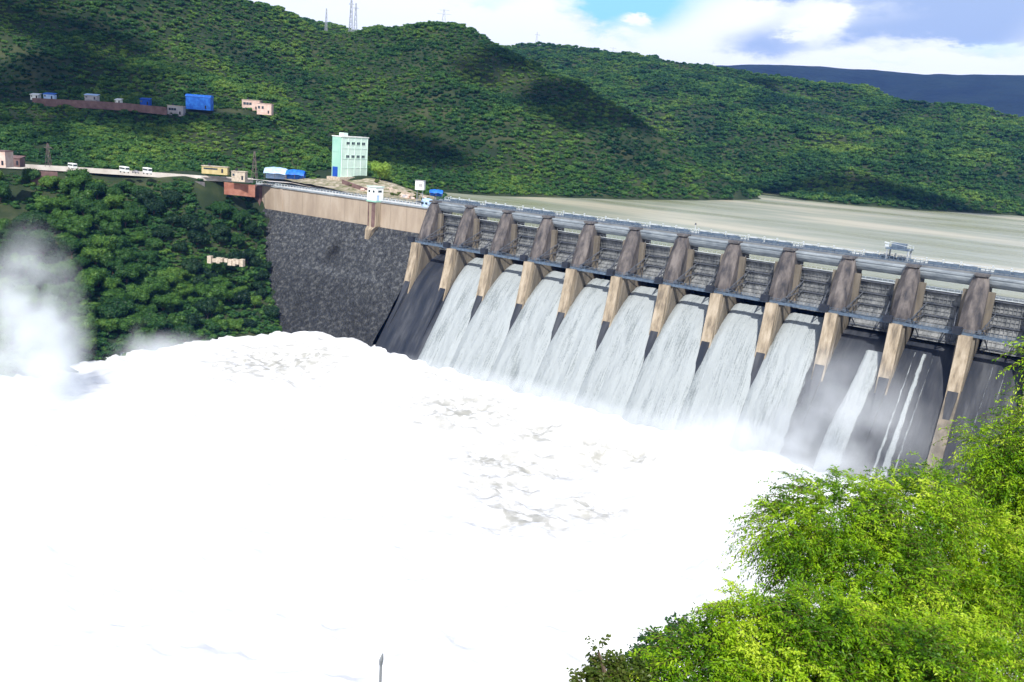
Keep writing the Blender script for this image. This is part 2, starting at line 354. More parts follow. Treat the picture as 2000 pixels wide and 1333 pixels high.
def gridmesh(name, xs, ys, fn, m, smooth=True, cull=None):
    X, Y = np.meshgrid(xs, ys); Z = fn(X, Y); V = np.stack([X, Y, Z], -1).reshape(-1, 3); nx = len(xs)
    i, j = np.meshgrid(np.arange(len(ys)-1), np.arange(nx-1), indexing='ij'); a = (i*nx+j).ravel()
    Q = np.stack([a, a+1, a+nx+1, a+nx], 1)
    if cull is not None:
        c = V[Q].mean(1); Q = Q[~cull(c[:, 0], c[:, 1], c[:, 2])]
    return npmesh(name, V, Q, m, smooth)
MT['ground'] = mat('forest soil', (.012, .026, .010), (.05, .06, .025), .05, bump=.5, c3=(.02, .036, .013), bscale=.4, detail=8)
xs = np.unique(np.concatenate([np.arange(-1500, -260, 14), np.arange(-260, 20, 5), np.arange(20, 400, 8), np.arange(400, 1700, 20)]))
ys = np.unique(np.concatenate([np.arange(-560, -260, 9), np.arange(-260, 130, 5), np.arange(130, 700, 10), np.arange(700, 2700, 22)]))
tag(gridmesh('ground', xs, ys, H, 'ground'), kind='structure')
# far blue range beyond the reservoir
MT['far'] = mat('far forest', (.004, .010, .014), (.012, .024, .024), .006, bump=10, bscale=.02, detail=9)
FR = [at(a, b, d) for a, b, d in [(900, 112, 6200), (1150, 126, 5600), (1320, 130, 5200), (1420, 128, 5100), (1500, 126, 5000), (1600, 130, 5000), (1700, 137, 4900), (1800, 145, 4800), (1900, 146, 4700), (2000, 147, 4600), (2250, 150, 4400), (2700, 170, 4200)]]
def farh(u, v):
    pass
rows = []
for s in np.linspace(0, 1, 150):
    k = s*(len(FR)-1); i = min(int(k), len(FR)-2); p = FR[i]*(1-(k-i))+FR[i+1]*(k-i)
    t = p-CP; t[2] = 0; t /= np.linalg.norm(t); r = []
    for j, (dd, hh) in enumerate([(-1900, -.1), (-1500, .07), (-1200, .22), (-950, .36), (-700, .55), (-450, .72), (-280, .84), (-130, .95), (-40, .99), (0, 1.0), (120, .985), (400, .9), (900, .6), (1500, .2)]):
        q = p+t*dd; n_ = fbm(q[0], q[1], 700, 4); r.append((q[0], q[1], WL+(p[2]-WL)*hh + n_*60*min(1, abs(dd)/500) + fbm(q[0], q[1], 90, 2)*4))
    rows.append(r)
V = np.array(rows).reshape(-1, 3); nx = 14; i, j = np.meshgrid(np.arange(149), np.arange(nx-1), indexing='ij'); a = (i*nx+j).ravel()
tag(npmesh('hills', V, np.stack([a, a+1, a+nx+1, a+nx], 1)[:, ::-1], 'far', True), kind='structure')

# ------------------------------------------------------------------ reservoir
MT['water'] = mat('silty reservoir water', (.24, .24, .10), (.66, .60, .46), .006, rough=.22, stretch=(.35, 1.5, 1), c3=(.38, .40, .31), bump=.10, bscale=.5, spec=.5, lo=.38, hi=.6)
tag(npmesh('water', [(-700, 5, WL), (9000, 5, WL), (9000, 9000, WL), (-5000, 9000, WL), (-700, 900, WL)], [(0, 1, 2, 3)], 'water'), kind='structure')

# ------------------------------------------------------------------ the dam
dam = empty('dam', (60, -3, FL), 0, 'long concrete gravity dam with twelve gated spillway bays crossing the gorge', 'dam')
dam_inv = Vector((-60, 3, -FL))
def part(mb, name, m, parent=dam, **k):
    o = mb.build(name, m, None, **k); o.parent = parent
    o.matrix_parent_inverse = Matrix.Translation(dam_inv) if parent is dam else Matrix.Identity(4)
    return o
PROF = [(9, -60), (7, -30), (4, -27), (1, -26.3), (-2, -26.6), (-5, -27.8), (-9, -30.2), (-13, -33.4), (-17, -37.4), (-21.5, -43.2), (-26, -49.6), (-32, -58), (-50, -83.2), (-60, -97)]
# ogee face: one slab per bay so that each chute reads separately is not needed: one continuous face
m = MB(); rings = []
xsO = [-2.2, 13*SP-22.2+2.2]
V = []; 
for x in np.linspace(xsO[0], xsO[1], 60):
    for (y, z) in PROF: V.append((x, y, z))
n = len(PROF); Fc = [(i*n+j, i*n+j+1, (i+1)*n+j+1, (i+1)*n+j) for i in range(59) for j in range(n-1)]
m.add(V, Fc); part(m, 'spillway_face', 'ogee', smooth=True)
# non overflow section, left
XL, XR = -134.0, -2.2
m = MB(); V = []; ny = 40; nx2 = 90
for i in range(nx2+1):
    x = XL+(XR-XL)*i/nx2
    for j in range(ny+1):
        t = j/ny; z = -17.3-t*70; y = -3.4-t*70*.76
        k = math.sin(math.pi*min(1, t*6)/2)
        y += (fbm(x, z, 9, 3)*.9+fbm(x*1.0, z, 2.6, 2)*.45)*k
        V.append((x, y, z))
n = ny+1; m.add(V, [(i*n+j, i*n+j+1, (i+1)*n+j+1, (i+1)*n+j) for i in range(nx2) for j in range(ny)])
mf = part(m, 'masonry_face', 'rock')
vv = np.array(m.v); q = at(685, 490, 440); u_, v_, _d = topx(vv)
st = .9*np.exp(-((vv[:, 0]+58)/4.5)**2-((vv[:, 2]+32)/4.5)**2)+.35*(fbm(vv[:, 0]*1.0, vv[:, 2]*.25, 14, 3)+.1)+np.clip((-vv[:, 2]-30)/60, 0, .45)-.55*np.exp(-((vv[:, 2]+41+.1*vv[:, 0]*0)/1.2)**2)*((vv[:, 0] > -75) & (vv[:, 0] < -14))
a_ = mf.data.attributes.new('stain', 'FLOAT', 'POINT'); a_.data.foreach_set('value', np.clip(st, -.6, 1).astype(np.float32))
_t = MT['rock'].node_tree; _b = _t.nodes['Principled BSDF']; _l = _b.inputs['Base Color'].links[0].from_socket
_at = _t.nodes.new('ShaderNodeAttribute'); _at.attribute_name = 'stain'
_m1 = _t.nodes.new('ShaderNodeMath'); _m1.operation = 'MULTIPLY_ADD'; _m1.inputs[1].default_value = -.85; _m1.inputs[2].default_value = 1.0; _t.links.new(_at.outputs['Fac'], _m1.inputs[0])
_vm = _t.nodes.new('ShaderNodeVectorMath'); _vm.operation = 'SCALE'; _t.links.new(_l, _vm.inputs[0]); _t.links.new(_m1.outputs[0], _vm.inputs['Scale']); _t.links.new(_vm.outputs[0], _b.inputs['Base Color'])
m = MB(); m.box(((XL+XR)/2, 0, -11), (XR-XL, 6.4, 13.2)); part(m, 'non_overflow_wall', 'tan')
m = MB(); m.box(((XL+XR)/2, 1.5, -55), (XR-XL, 6, 74.8)); part(m, 'core_wall', 'pierdark')
for x in np.arange(-128, -6, 11.0): m = MB(); m.box((x, -3.22, -11), (.10, .06, 12.9)); part(m, 'joint_line', 'pierside')
m = MB(); m.box((-131.5, -3.9, -11.5), (5.0, 2.2, 14.5)); part(m, 'end_pilaster', 'brown', bevel=.1)
m = MB(); m.box((-112.5, -3.32, -11.2), (2.0, .3, 12.6)); part(m, 'end_pilaster', 'tan', bevel=.1)
m = MB(); m.box(((XL+XR)/2, -3.3, -4.1), (XR-XL, .9, .7)); part(m, 'coping', 'girder')
# buttress with cabin
m = MB()
def ring(x0, x1, y0, y1, z): return [(x0, y0, z), (x1, y0, z), (x1, y1, z), (x0, y1, z)]
m.loft([ring(-41.8, -35.8, -6.8, -3.2, -4.2), ring(-41.8, -35.8, -6.8, -3.2, -17), ring(-41.8, -37.4, -8.2, -3.2, -19), ring(-41.8, -39, -8.4, -3.2, -24.5)][::-1])
bt = part(m, 'buttress', 'tanleg', bevel=.1)
for a_ in ((-37.6, -6.9, -11.0, 2.2), (-40.9, -6.9, -10.8, .5)):
    m2 = MB(); m2.box(a_[:3], (a_[3], .5, 12.6)); part(m2, 'buttress_rib', 'brown')
# deck and girders
XD0, XD1 = -3.0, 300.0
m = MB(); m.box(((XD0+XD1)/2, 4.2, -.35), (XD1-XD0, 9.0, .7)); part(m, 'bridge_deck', 'deck')
m = MB(); m.box(((XL+XD0)/2, 1.2, -3.9), (XD0-XL, 7.0, .5)); part(m, 'crest_road', 'road')
m = MB(); m.box((284, 1.5, -52), (34, 9, 104)); part(m, 'right_wall', 'pierdark')
for i in range(13):
    x0, x1 = i*SP+2.0, (i+1)*SP-2.0
    if i == 12: x1 = x0+20
    R = []
    for x in (x0, x1):
        r = [(x, .4, -.72), (x, -2.7, -.75), (x, -2.95, -.95), (x, -2.95, -1.5), (x, -2.7, -1.6), (x, -2.65, -2.3), (x, -2.35, -3.2), (x, -1.7, -4.1), (x, -.8, -4.7), (x, 3.6, -4.7), (x, 3.6, -.72)]
        R.append(r)
    m = MB(); m.loft(R); part(m, 'bridge_girder', 'girder', smooth=False)
# parapets of the bridge: rail posts and two rails, with solid panels
def railing(y, x0, x1, z0, name, mm, h=1.25, step=2.4, panel=True):
    m = MB()
    for x in np.arange(x0, x1, step): m.box((x, y, z0+h/2), (.22, .22, h))
    m.box(((x0+x1)/2, y, z0+h+.06), (x1-x0, .26, .16)); m.box(((x0+x1)/2, y, z0+h*.5), (x1-x0, .12, .14))
    if panel: m.box(((x0+x1)/2, y+.09, z0+.2), (x1-x0, .1, .34))
    return part(m, name, mm)
railing(-.15, XD0, XD1, 0, 'downstream_railing', 'rail', h=1.4, step=1.5)
railing(8.4, XD0, XD1, 0, 'upstream_railing', 'railpale', h=1.4)
railing(-3.2, XL, XD0, -3.7, 'crest_railing', 'railpale', h=1.5)
railing(4.4, XL, XD0, -3.7, 'crest_railing', 'rail', h=1.3)
# trunnion walkway
m = MB(); m.box(((XD1-3)/2, -13.9, -19.9), (XD1+6, 1.9, 1.0)); part(m, 'trunnion_walkway', 'rail')
m = MB()
for x in np.arange(-4, XD1, 2.6): m.box((x, -14.8, -18.8), (.14, .14, 1.2))
for z in (-18.2, -18.8): m.box(((XD1-4)/2, -14.8, z), (XD1+4, .1, .1))
part(m, 'walkway_railing', 'rail')

# piers
def pier_mesh():
    def rg(z, nose, w, back=7.5):
        c = 2.3*min(1, (abs(nose)+1)/6)
        return [(-w, back, z), (-w, nose+c*1.15, z), (-w*.48, nose, z), (w*.48, nose, z), (w, nose+c*1.15, z), (w, back, z)]
    NS = [(-.75, -4.0, 2.2), (-1.6, -5.0, 2.7), (-4, -6.2, 3.2), (-8, -8.0, 3.5), (-13, -10.2, 3.6), (-19.4, -12.6, 3.6)]
    a = MB(); a.loft([[(-w, q+4, z), (-w, q+1.9, z), (-w*.38, q, z), (w*.5, q, z), (w*.86, q+1.3, z), (w*.86, q+4, z)] for z, q, w in NS][::-1])
    fl = MB(); fl.loft([[(-w*.97, 7.5, z), (-w*.97, q+4, z), (w*.84, q+4, z), (w*.84, 7.5, z)] for z, q, w in [(z+.02*(z < -1), q, w) for z, q, w in NS]][::-1])  # flank behind the nose, its side shade put into darker concrete
    LG = ((-16.8, -20.1), (-17.8, -26), (-22.6, -45.5)); LW = ((-22.6, -45.5), (-23.6, -48), (-28, -54))
    b = MB(); b.loft([[(-2.1, y+2.6, z), (-2.1, y, z), (2.1, y, z), (2.1, y+2.6, z)] for y, z in LG][::-1])
    wt = MB(); wt.loft([[(-2.5, 6, z), (-2.1, y, z), (2.1, y, z), (2.5, 6, z)] for y, z in LW][::-1])
    rs = []
    for k_ in range(9):
        t_ = k_/8; y_ = -19-t_*15; z_ = float(np.interp(-y_, [-p[0] for p in PROF][4:], [p[1] for p in PROF][4:])); w_ = 1.95*(1-t_*.96); hh_ = 4.0*(1-t_)+.3; rs.append([(-w_, y_, z_-2), (w_, y_, z_-2), (w_, y_, z_+hh_), (-w_, y_, z_+hh_)])
    wt.loft(rs)
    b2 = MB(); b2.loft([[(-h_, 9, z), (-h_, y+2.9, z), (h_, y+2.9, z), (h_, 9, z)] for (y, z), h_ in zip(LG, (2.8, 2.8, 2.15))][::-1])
    c = MB(); c.box((0, -2.6, -.35), (4.6, 4.2, .75)); c.box((0, -4.6, -.6), (3.4, 1.2, .5))
    d = MB(); d.box((-3.0, -15.7, -18.6), (3.0, 2.2, 2.3)); d2 = MB(); d2.box((3.6, -13.2, -18.4), (1.2, 1.6, 1.4))
    e = MB(); e.box((4.0, -2.6, -13.2), (2.2, 1.8, 14.5)); e2 = MB(); e2.box((-4.0, -2.6, -13.2), (2.0, 1.8, 14.5))
    return a, fl, b, b2, wt, c, d, d2, e, e2
protos = pier_mesh()
for i in range(13):
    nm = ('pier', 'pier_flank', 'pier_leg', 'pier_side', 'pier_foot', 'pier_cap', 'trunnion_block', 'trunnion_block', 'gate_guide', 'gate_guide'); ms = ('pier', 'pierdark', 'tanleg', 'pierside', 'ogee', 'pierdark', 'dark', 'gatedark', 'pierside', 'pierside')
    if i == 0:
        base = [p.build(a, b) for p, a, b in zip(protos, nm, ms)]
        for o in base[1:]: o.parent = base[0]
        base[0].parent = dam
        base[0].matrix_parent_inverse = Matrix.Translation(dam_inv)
        P0 = base[0]
    else:
        P = copy_tree(P0, dam); P.matrix_parent_inverse = Matrix.Translation(dam_inv); P.location = (i*SP, 0, 0)

# dividing wall running down the chute from the last pier in view
for xw, y_end in ((11*SP, -62),):
    rs = []
    for y_ in np.linspace(-20, y_end, 14):
        z_ = float(np.interp(-y_, [-p[0] for p in PROF][4:], [p[1] for p in PROF][4:])); rs.append([(xw-2.1, y_, z_-2), (xw+2.1, y_, z_-2), (xw+2.1, y_, z_+2.4), (xw-2.1, y_, z_+2.4)])
    m = MB(); m.loft(rs); part(m, 'divide_wall', 'pierside')
# radial gates: top level, twelve
ordn = ['first', 'second', 'third', 'fourth', 'fifth', 'sixth', 'seventh', 'eighth', 'ninth', 'tenth', 'eleventh', 'twelfth']
GTOP = [-6.3, -6.6, -6.6, -6.6, -6.7, -6.7, -6.9, -7.0, -7.2, -8.3, -8.6, -8.8]
gate_state = ['closed over a dry chute']+['over full falling water']*8+['with a narrow jet', 'leaking thin streams', 'over a dark chute']
TY, TZ, RR = -14.6, -17.4, 14.2
def arc(z, r=RR): return -15.5+math.sqrt(max(17.0**2-(z+12.5)**2, .1))
for i in range(12):
    top = GTOP[i]; bot = top-17.2 if i in (0, 9, 10, 11) else top-15.6
    cx = (i+.5)*SP
    g = empty('radial_gate', (cx, TY, TZ), 0, 'grey ribbed radial gate %s, %s from the far left' % (gate_state[i], ordn[i]), 'gate', 'radial gates of the spillway')
    w = SP/2-3.9
    def Lc(x, y, z): return (x, y-TY, z-TZ)
    m = MB(); zs = np.linspace(top, bot, 12); V = []
    for z in zs:
        for x in (-w, w): V += [Lc(x, arc(z), z), Lc(x, arc(z)+.12, z)]
    Fc = []
    for k in range(11):
        a = k*4; Fc += [(a, a+2, a+6, a+4), (a+1, a+5, a+7, a+3), (a, a+4, a+5, a+1), (a+2, a+3, a+7, a+6)]
    Fc += [(0, 1, 3, 2), (44, 46, 47, 45)]
    m.add(V, Fc); m.build('skin_plate', 'gate', g)
    for z in (top-.3, top-4.6, top-8.9, bot+.9): m = MB(); m.box(Lc(0, arc(z)-.65, z), (2*w, .7, .4)); m.build('girder', 'gatedark', g)
    m = MB()
    for x in np.linspace(-w+.5, w-.5, 11):
        for za, zb in zip(zs[:-1], zs[1:]): m.bar(Lc(x, arc(za)-.3, za), Lc(x, arc(zb)-.3, zb), .15, 4)
    for z in np.arange(bot+1.5, top-.5, 1.45): m.box(Lc(0, arc(z)-.25, z), (2*w, .3, .16))
    m.build('rib', 'gate', g)
    m = MB(); m.box(Lc(0, arc(top)-.4, top+.35), (2*w, 1.3, .14))
    for x in np.linspace(-w+.2, w-.2, 8): m.box(Lc(x, arc(top)-1.0, top+.9), (.08, .08, 1.0))
    m.box(Lc(0, arc(top)-1.0, top+1.4), (2*w, .08, .08)); m.build('top_walkway', 'railpale', g)
    for s in (-1, 1):
        m = MB()
        for z in (top-4.6, top-8.9, bot+.9):
            m.bar(Lc(s*(w-.5), TY+.4, TZ), Lc(s*(w-2.2), arc(z)-1.1, z), .22, 5)
        for a_, b_ in ((.35, .5), (.65, .8)):
            za, zb = TZ+(top-4.6-TZ)*a_, TZ+(bot+.9-TZ)*b_; m.bar(Lc(s*(w-1.2), TY+RR*a_, za), Lc(s*(w-1.6), TY+RR*b_, zb), .12, 4)
        m.build('gate_arm', 'gatedark', g)
# hoist housings on the deck
k = 0
hp = None
for i in range(13):
    for q in (.24, .5, .76):
        x = i*SP+SP*q+random.uniform(-.5, .5)
        if x > 290: continue
        lab = 'dark blue hoist housing, %s of three over the %s bay from the left' % ({.24: 'left', .5: 'middle', .76: 'right'}[q], (ordn+['thirteenth'])[i])
        if hp is None:
            hp = empty('hoist_housing', (x, 6.4, 0), 0, lab, 'hoist', 'hoist housings along the bridge deck')
            m = MB(); m.box((0, 0, .6), (5.0, 1.5, 1.2), taper=.93); m.box((3.0, 0, .5), (.7, 1.2, 1.0)); m.build('housing', 'rail', hp, bevel=.08)
            m = MB(); m.box((-.9, 0, 1.28), (2.6, 1.7, .16)); m.build('lid', 'railpale', hp)
            m = MB(); m.bar((-3.1, .2, 0), (-3.1, .2, 2.0), .16); m.box((-3.1, .2, 2.1), (.6, .6, .3)); m.build('vent_pipe', 'railpale', hp)
        else:
            h2 = copy_tree(hp); h2.location = (x, 6.4, 0); h2['label'] = lab
        k += 1
# ------------------------------------------------------------------ gantry crane on the deck
gp = np.array([215.0, 4.6, 0])
g = empty('gantry_crane', gp, 0, 'dark gantry crane standing on the bridge deck above the right bays', 'crane')
for x in (-3.6, 3.6):
    m = MB()
    for y in (-2.8, 2.8): m.box((x, y, 2.0), (.5, .5, 4.0))
    m.box((x, 0, .7), (.4, 6, .35)); m.build('leg', 'steel', g)
m = MB(); m.box((0, 0, 4.2), (8.6, 6.2, .5)); m.box((-.2, 0, 5.3), (4.8, 3.6, 1.8)); m.build('machine_house', 'rail', g, bevel=.1)
m = MB(); m.box((-4.2, -1, 4.9), (1.3, 1.6, 1.0)); m.bar((-3.5, -1.2, 5.9), (-5.2, -1.2, 6.1), .3); m.build('cab', 'railpale', g)
m = MB(); m.bar((3.9, -3.2, -4), (3.9, -3.2, 4), .12); m.box((3.9, -3.3, -4.0), (1.2, .8, .9)); m.build('lifting_block', 'railpale', g)
m = MB()
for y in (-3.1, 3.1): m.bar((-4.2, y, 6.4), (4.2, y, 5.5), .07); m.bar((4.2, y, 5.5), (4.2, y, 4.3), .07)
m.build('handrail', 'railpale', g)
# lamp post
lp = np.array([at(1345, 448, 1)[0]]*3); lx = 133.2
g = empty('lamp_post', (lx, 8.2, 0), 0, 'short pale lamp post with dark lantern on the bridge railing, midway along', 'lamp')
m = MB(); m.bar((0, 0, 0), (0, 0, 3.4), .13, 8, .1); m.build('post', 'railpale', g)
m = MB(); m.box((0, 0, 3.7), (.7, .7, .7), taper=.6); m.build('lantern', 'gatedark', g)

# ------------------------------------------------------------------ falling water
def watermat():
    m = bpy.data.materials.new('white falling water'); m.use_nodes = True; t = m.node_tree; n = t.nodes; l = t.links
    b = n['Principled BSDF']; b.inputs['Roughness'].default_value = .55; b.inputs['Specular IOR Level'].default_value = .3
    a = n.new('ShaderNodeAttribute'); a.attribute_name = 'flow'
    mp = n.new('ShaderNodeMapping'); mp.inputs['Scale'].default_value = (2.4, .10, 0); l.new(a.outputs['Vector'], mp.inputs[0])
    z = n.new('ShaderNodeTexNoise'); z.inputs['Scale'].default_value = 1; z.inputs['Detail'].default_value = 8; z.inputs['Roughness'].default_value = .7; z.inputs['Distortion'].default_value = .3; l.new(mp.outputs[0], z.inputs['Vector'])
    mp2 = n.new('ShaderNodeMapping'); mp2.inputs['Scale'].default_value = (.22, .04, 0); l.new(a.outputs['Vector'], mp2.inputs[0])
    z2 = n.new('ShaderNodeTexNoise'); z2.inputs['Scale'].default_value = 1; z2.inputs['Detail'].default_value = 4; l.new(mp2.outputs[0], z2.inputs['Vector'])
    z3 = n.new('ShaderNodeTexNoise'); z3.inputs['Scale'].default_value = 1.3; z3.inputs['Detail'].default_value = 6; l.new(a.outputs['Vector'], z3.inputs['Vector'])
    s = n.new('ShaderNodeMath'); s.operation = 'MULTIPLY_ADD'; l.new(z2.outputs[0], s.inputs[0]); s.inputs[1].default_value = .7
    l.new(z.outputs[0], s.inputs[2]); s2 = n.new('ShaderNodeMath'); s2.operation = 'MULTIPLY_ADD'; l.new(z3.outputs[0], s2.inputs[0]); s2.inputs[1].default_value = .35; l.new(s.outputs[0], s2.inputs[2])
    cr = n.new('ShaderNodeValToRGB'); l.new(s2.outputs[0], cr.inputs[0]); e = cr.color_ramp.elements
    e[0].position = .72; e[0].color = (.15, .175, .17, 1); e[1].position = 1.06; e[1].color = (.34, .375, .39, 1); q = e.new(.88); q.color = (.235, .265, .275, 1)
    l.new(cr.outputs[0], b.inputs['Base Color'])
    sx = n.new('ShaderNodeSeparateXYZ'); l.new(a.outputs['Vector'], sx.inputs[0])
    mp4 = n.new('ShaderNodeMapping'); mp4.inputs['Scale'].default_value = (1.6, .22, 0); l.new(a.outputs['Vector'], mp4.inputs[0]); z4 = n.new('ShaderNodeTexNoise'); z4.inputs['Scale'].default_value = 1.0; z4.inputs['Detail'].default_value = 5; l.new(mp4.outputs[0], z4.inputs['Vector'])
    al = n.new('ShaderNodeMath'); al.operation = 'MULTIPLY_ADD'; l.new(z4.outputs[0], al.inputs[0]); al.inputs[1].default_value = 3.0; al.inputs[2].default_value = -1.55
    al2 = n.new('ShaderNodeMath'); al2.operation = 'MULTIPLY_ADD'; al2.use_clamp = True; l.new(sx.outputs[2], al2.inputs[0]); al2.inputs[1].default_value = 1.9; l.new(al.outputs[0], al2.inputs[2]); l.new(al2.outputs[0], b.inputs['Alpha'])
    bp = n.new('ShaderNodeBump'); bp.inputs['Distance'].default_value = .35; l.new(s2.outputs[0], bp.inputs['Height']); l.new(bp.outputs[0], b.inputs['Normal'])
    return m
MT['fall'] = watermat()
prof = np.array(PROF); pl = np.concatenate([[0], np.cumsum(np.hypot(*np.diff(prof, axis=0).T))])
def psurf(s):                                   # point and normal on the ogee at arc length s
    y = np.interp(s, pl, prof[:, 0]); z = np.interp(s, pl, prof[:, 1]); e = .8
    dy = np.interp(s+e, pl, prof[:, 0])-np.interp(s-e, pl, prof[:, 0]); dz = np.interp(s+e, pl, prof[:, 1])-np.interp(s-e, pl, prof[:, 1]); q = np.hypot(dy, dz)
    return y, z, dz/q, -dy/q
S0 = float(np.interp(2.0, -prof[:, 0], pl)); S1 = float(np.interp(56, -prof[:, 0], pl))
def sheet(x0a, x1a, x0b, x1b, th, s0=S0, s1=S1, lump=.35, name='falling_water', spread=.45, wob=0.0):
    nx, ns = 46, 90; V = []; fl = []
    for j in range(ns+1):
        t = j/ns; s = s0+(s1-s0)*t; y, z, ny_, nz_ = psurf(s)
        tt = min(1, t/spread); k = tt*tt*(3-2*tt)
        a = x0a+(x0b-x0a)*k; b = x1a+(x1b-x1a)*k
        for i in range(nx+1):
            u = i/nx; x = a+(b-a)*u
            x += wob*(fbm(s*1.0, u*3+x0a, 9, 3)*2+fbm(s, x0a+u*9, 2.2, 2))*min(1, t*3)
            edge = min(1, 6*u, 6*(1-u)); h = th*(.25+.75*math.sqrt(max(0, edge)))
            h += lump*(fbm(x, s*.15, 2.2, 3)*1.2)*min(1, t*4)*edge + .5*lump*fbm(x, s*.5, 1.1, 2)*edge
            V.append((x, y+ny_*h*(-1 if ny_ > 0 else 1), z+abs(nz_)*h)); fl.append((x, s, min(u, 1-u)*abs(b-a)))
    q = nx+1; Fq = [(j*q+i, j*q+i+1, (j+1)*q+i+1, (j+1)*q+i) for j in range(ns) for i in range(nx)]
    o = npmesh(name, V, Fq, 'fall', True); a = o.data.attributes.new('flow', 'FLOAT_VECTOR', 'POINT'); a.data.foreach_set('vector', np.array(fl, np.float32).ravel())
    return tag(o, kind='structure')
for i in range(1, 9):
    x0, x1 = i*SP+2.75, (i+1)*SP-2.75
    if i == 8: sheet(x0, x1, x0-3.1, x1-1.0, 2.2, spread=.5)
    elif i == 1: sheet(x0, x1, x0+1.0, x1+3.4, 2.2, spread=.5)
    else: sheet(x0, x1, x0-3.3, x1+3.4, 2.2, spread=.5)
sheet(9*SP+13.0, 10*SP-2.1, 9*SP+8.0, 10*SP-5.5, 1.7, s0=S0+12, spread=.6, wob=.15)
for a, b, w, w2 in ((10*SP+6.5, 10*SP+3.0, .5, 2.2), (10*SP+9.0, 10*SP+5.6, 1.6, 3.6), (10*SP+12.6, 10*SP+9.6, .3, 1.3)): sheet(a, a+w, b, b+w2, .3, s0=S0+8, lump=.3, spread=1, wob=.12)
for a, b, w in ((11*SP+9, 11*SP+8.0, .4), (11*SP+13, 11*SP+12.0, .35), (11*SP+17, 11*SP+16.0, .4)): sheet(a, a+w, b, b+w, .2, s0=S0+8, lump=.05, wob=.08)

# ------------------------------------------------------------------ foam
def foammat():
    m = bpy.data.materials.new('white foam'); m.use_nodes = True; t = m.node_tree; n = t.nodes; l = t.links
    b = n['Principled BSDF']; b.inputs['Roughness'].default_value = .9; b.inputs['Specular IOR Level'].default_value = .1
    a = n.new('ShaderNodeAttribute'); a.attribute_name = 'gap'; g = n.new('ShaderNodeNewGeometry')
    z = n.new('ShaderNodeTexNoise'); z.inputs['Scale'].default_value = .26; z.inputs['Detail'].default_value = 9; z.inputs['Roughness'].default_value = .58; z.inputs['Distortion'].default_value = .4; l.new(g.outputs['Position'], z.inputs['Vector'])
    s = n.new('ShaderNodeMath'); s.operation = 'MULTIPLY'; l.new(a.outputs['Fac'], s.inputs[0])
    r = n.new('ShaderNodeMapRange'); r.inputs[1].default_value = .44; r.inputs[2].default_value = .62; l.new(z.outputs[0], r.inputs[0]); l.new(r.outputs[0], s.inputs[1])
    cr = n.new('ShaderNodeValToRGB'); l.new(s.outputs[0], cr.inputs[0]); e = cr.color_ramp.elements
    e[0].position = .0; e[0].color = (.76, .775, .80, 1); e[1].position = 1.0; e[1].color = (.36, .36, .33, 1); q = e.new(.3); q.color = (.56, .56, .54, 1)
    l.new(cr.outputs[0], b.inputs['Base Color'])
    z2 = n.new('ShaderNodeTexNoise'); z2.inputs['Scale'].default_value = .35; z2.inputs['Detail'].default_value = 7; l.new(g.outputs['Position'], z2.inputs['Vector'])
    bp = n.new('ShaderNodeBump'); bp.inputs['Distance'].default_value = .5; bp.inputs['Strength'].default_value = .5; l.new(z2.outputs[0], bp.inputs['Height']); l.new(bp.outputs[0], b.inputs['Normal'])
    return m
MT['foam'] = foammat()
def foamh(X, Y):
    front = np.exp(-((Y+58)/16)**2)*np.clip((X+75)/40, 0, 1)
    h = FL+.5 + front*(4.5+2.2*fbm(X, Y*0, 26, 2)) + np.exp(-((X-10)**2+(Y+95)**2)/3200)*5
    b = fbm(X, Y, 34, 5, .55); h = h+3.0*b + 1.6*(1-np.abs(fbm(X, Y, 12, 3))*2.2)+.8*(1-np.abs(fbm(X, Y, 4.5, 3))*2)
    h = h+ np.clip(1-np.abs(Y+50)/26, 0, 1)*(2.6*fbm(X, Y, 8, 4))
    return h
X = np.arange(-112, 300, 1.25); Y = np.concatenate([np.arange(-560, -260, 3.0), np.arange(-260, -33, 1.25)])
fo = gridmesh('foam', X, Y, foamh, 'foam')
gv = np.empty(len(fo.data.vertices)*3); fo.data.vertices.foreach_get('co', gv); gv = gv.reshape(-1, 3)
gap = np.zeros(len(gv))
for px, py, r in ((530, 725, 26), (600, 720, 16), (480, 735, 12), (900, 815, 20), (960, 890, 11), (1030, 905, 12), (980, 950, 10), (1050, 850, 9), (1165, 885, 9), (1020, 1010, 11), (1150, 985, 9), (1240, 895, 7), (850, 760, 6)):
    c = atz(px, py, FL+2); gap = np.maximum(gap, np.exp(-((gv[:, 0]-c[0])**2+(gv[:, 1]-c[1])**2)/(r*1.15)**2))
at_ = fo.data.attributes.new('gap', 'FLOAT', 'POINT'); at_.data.foreach_set('value', gap.astype(np.float32))
tag(fo, kind='structure')

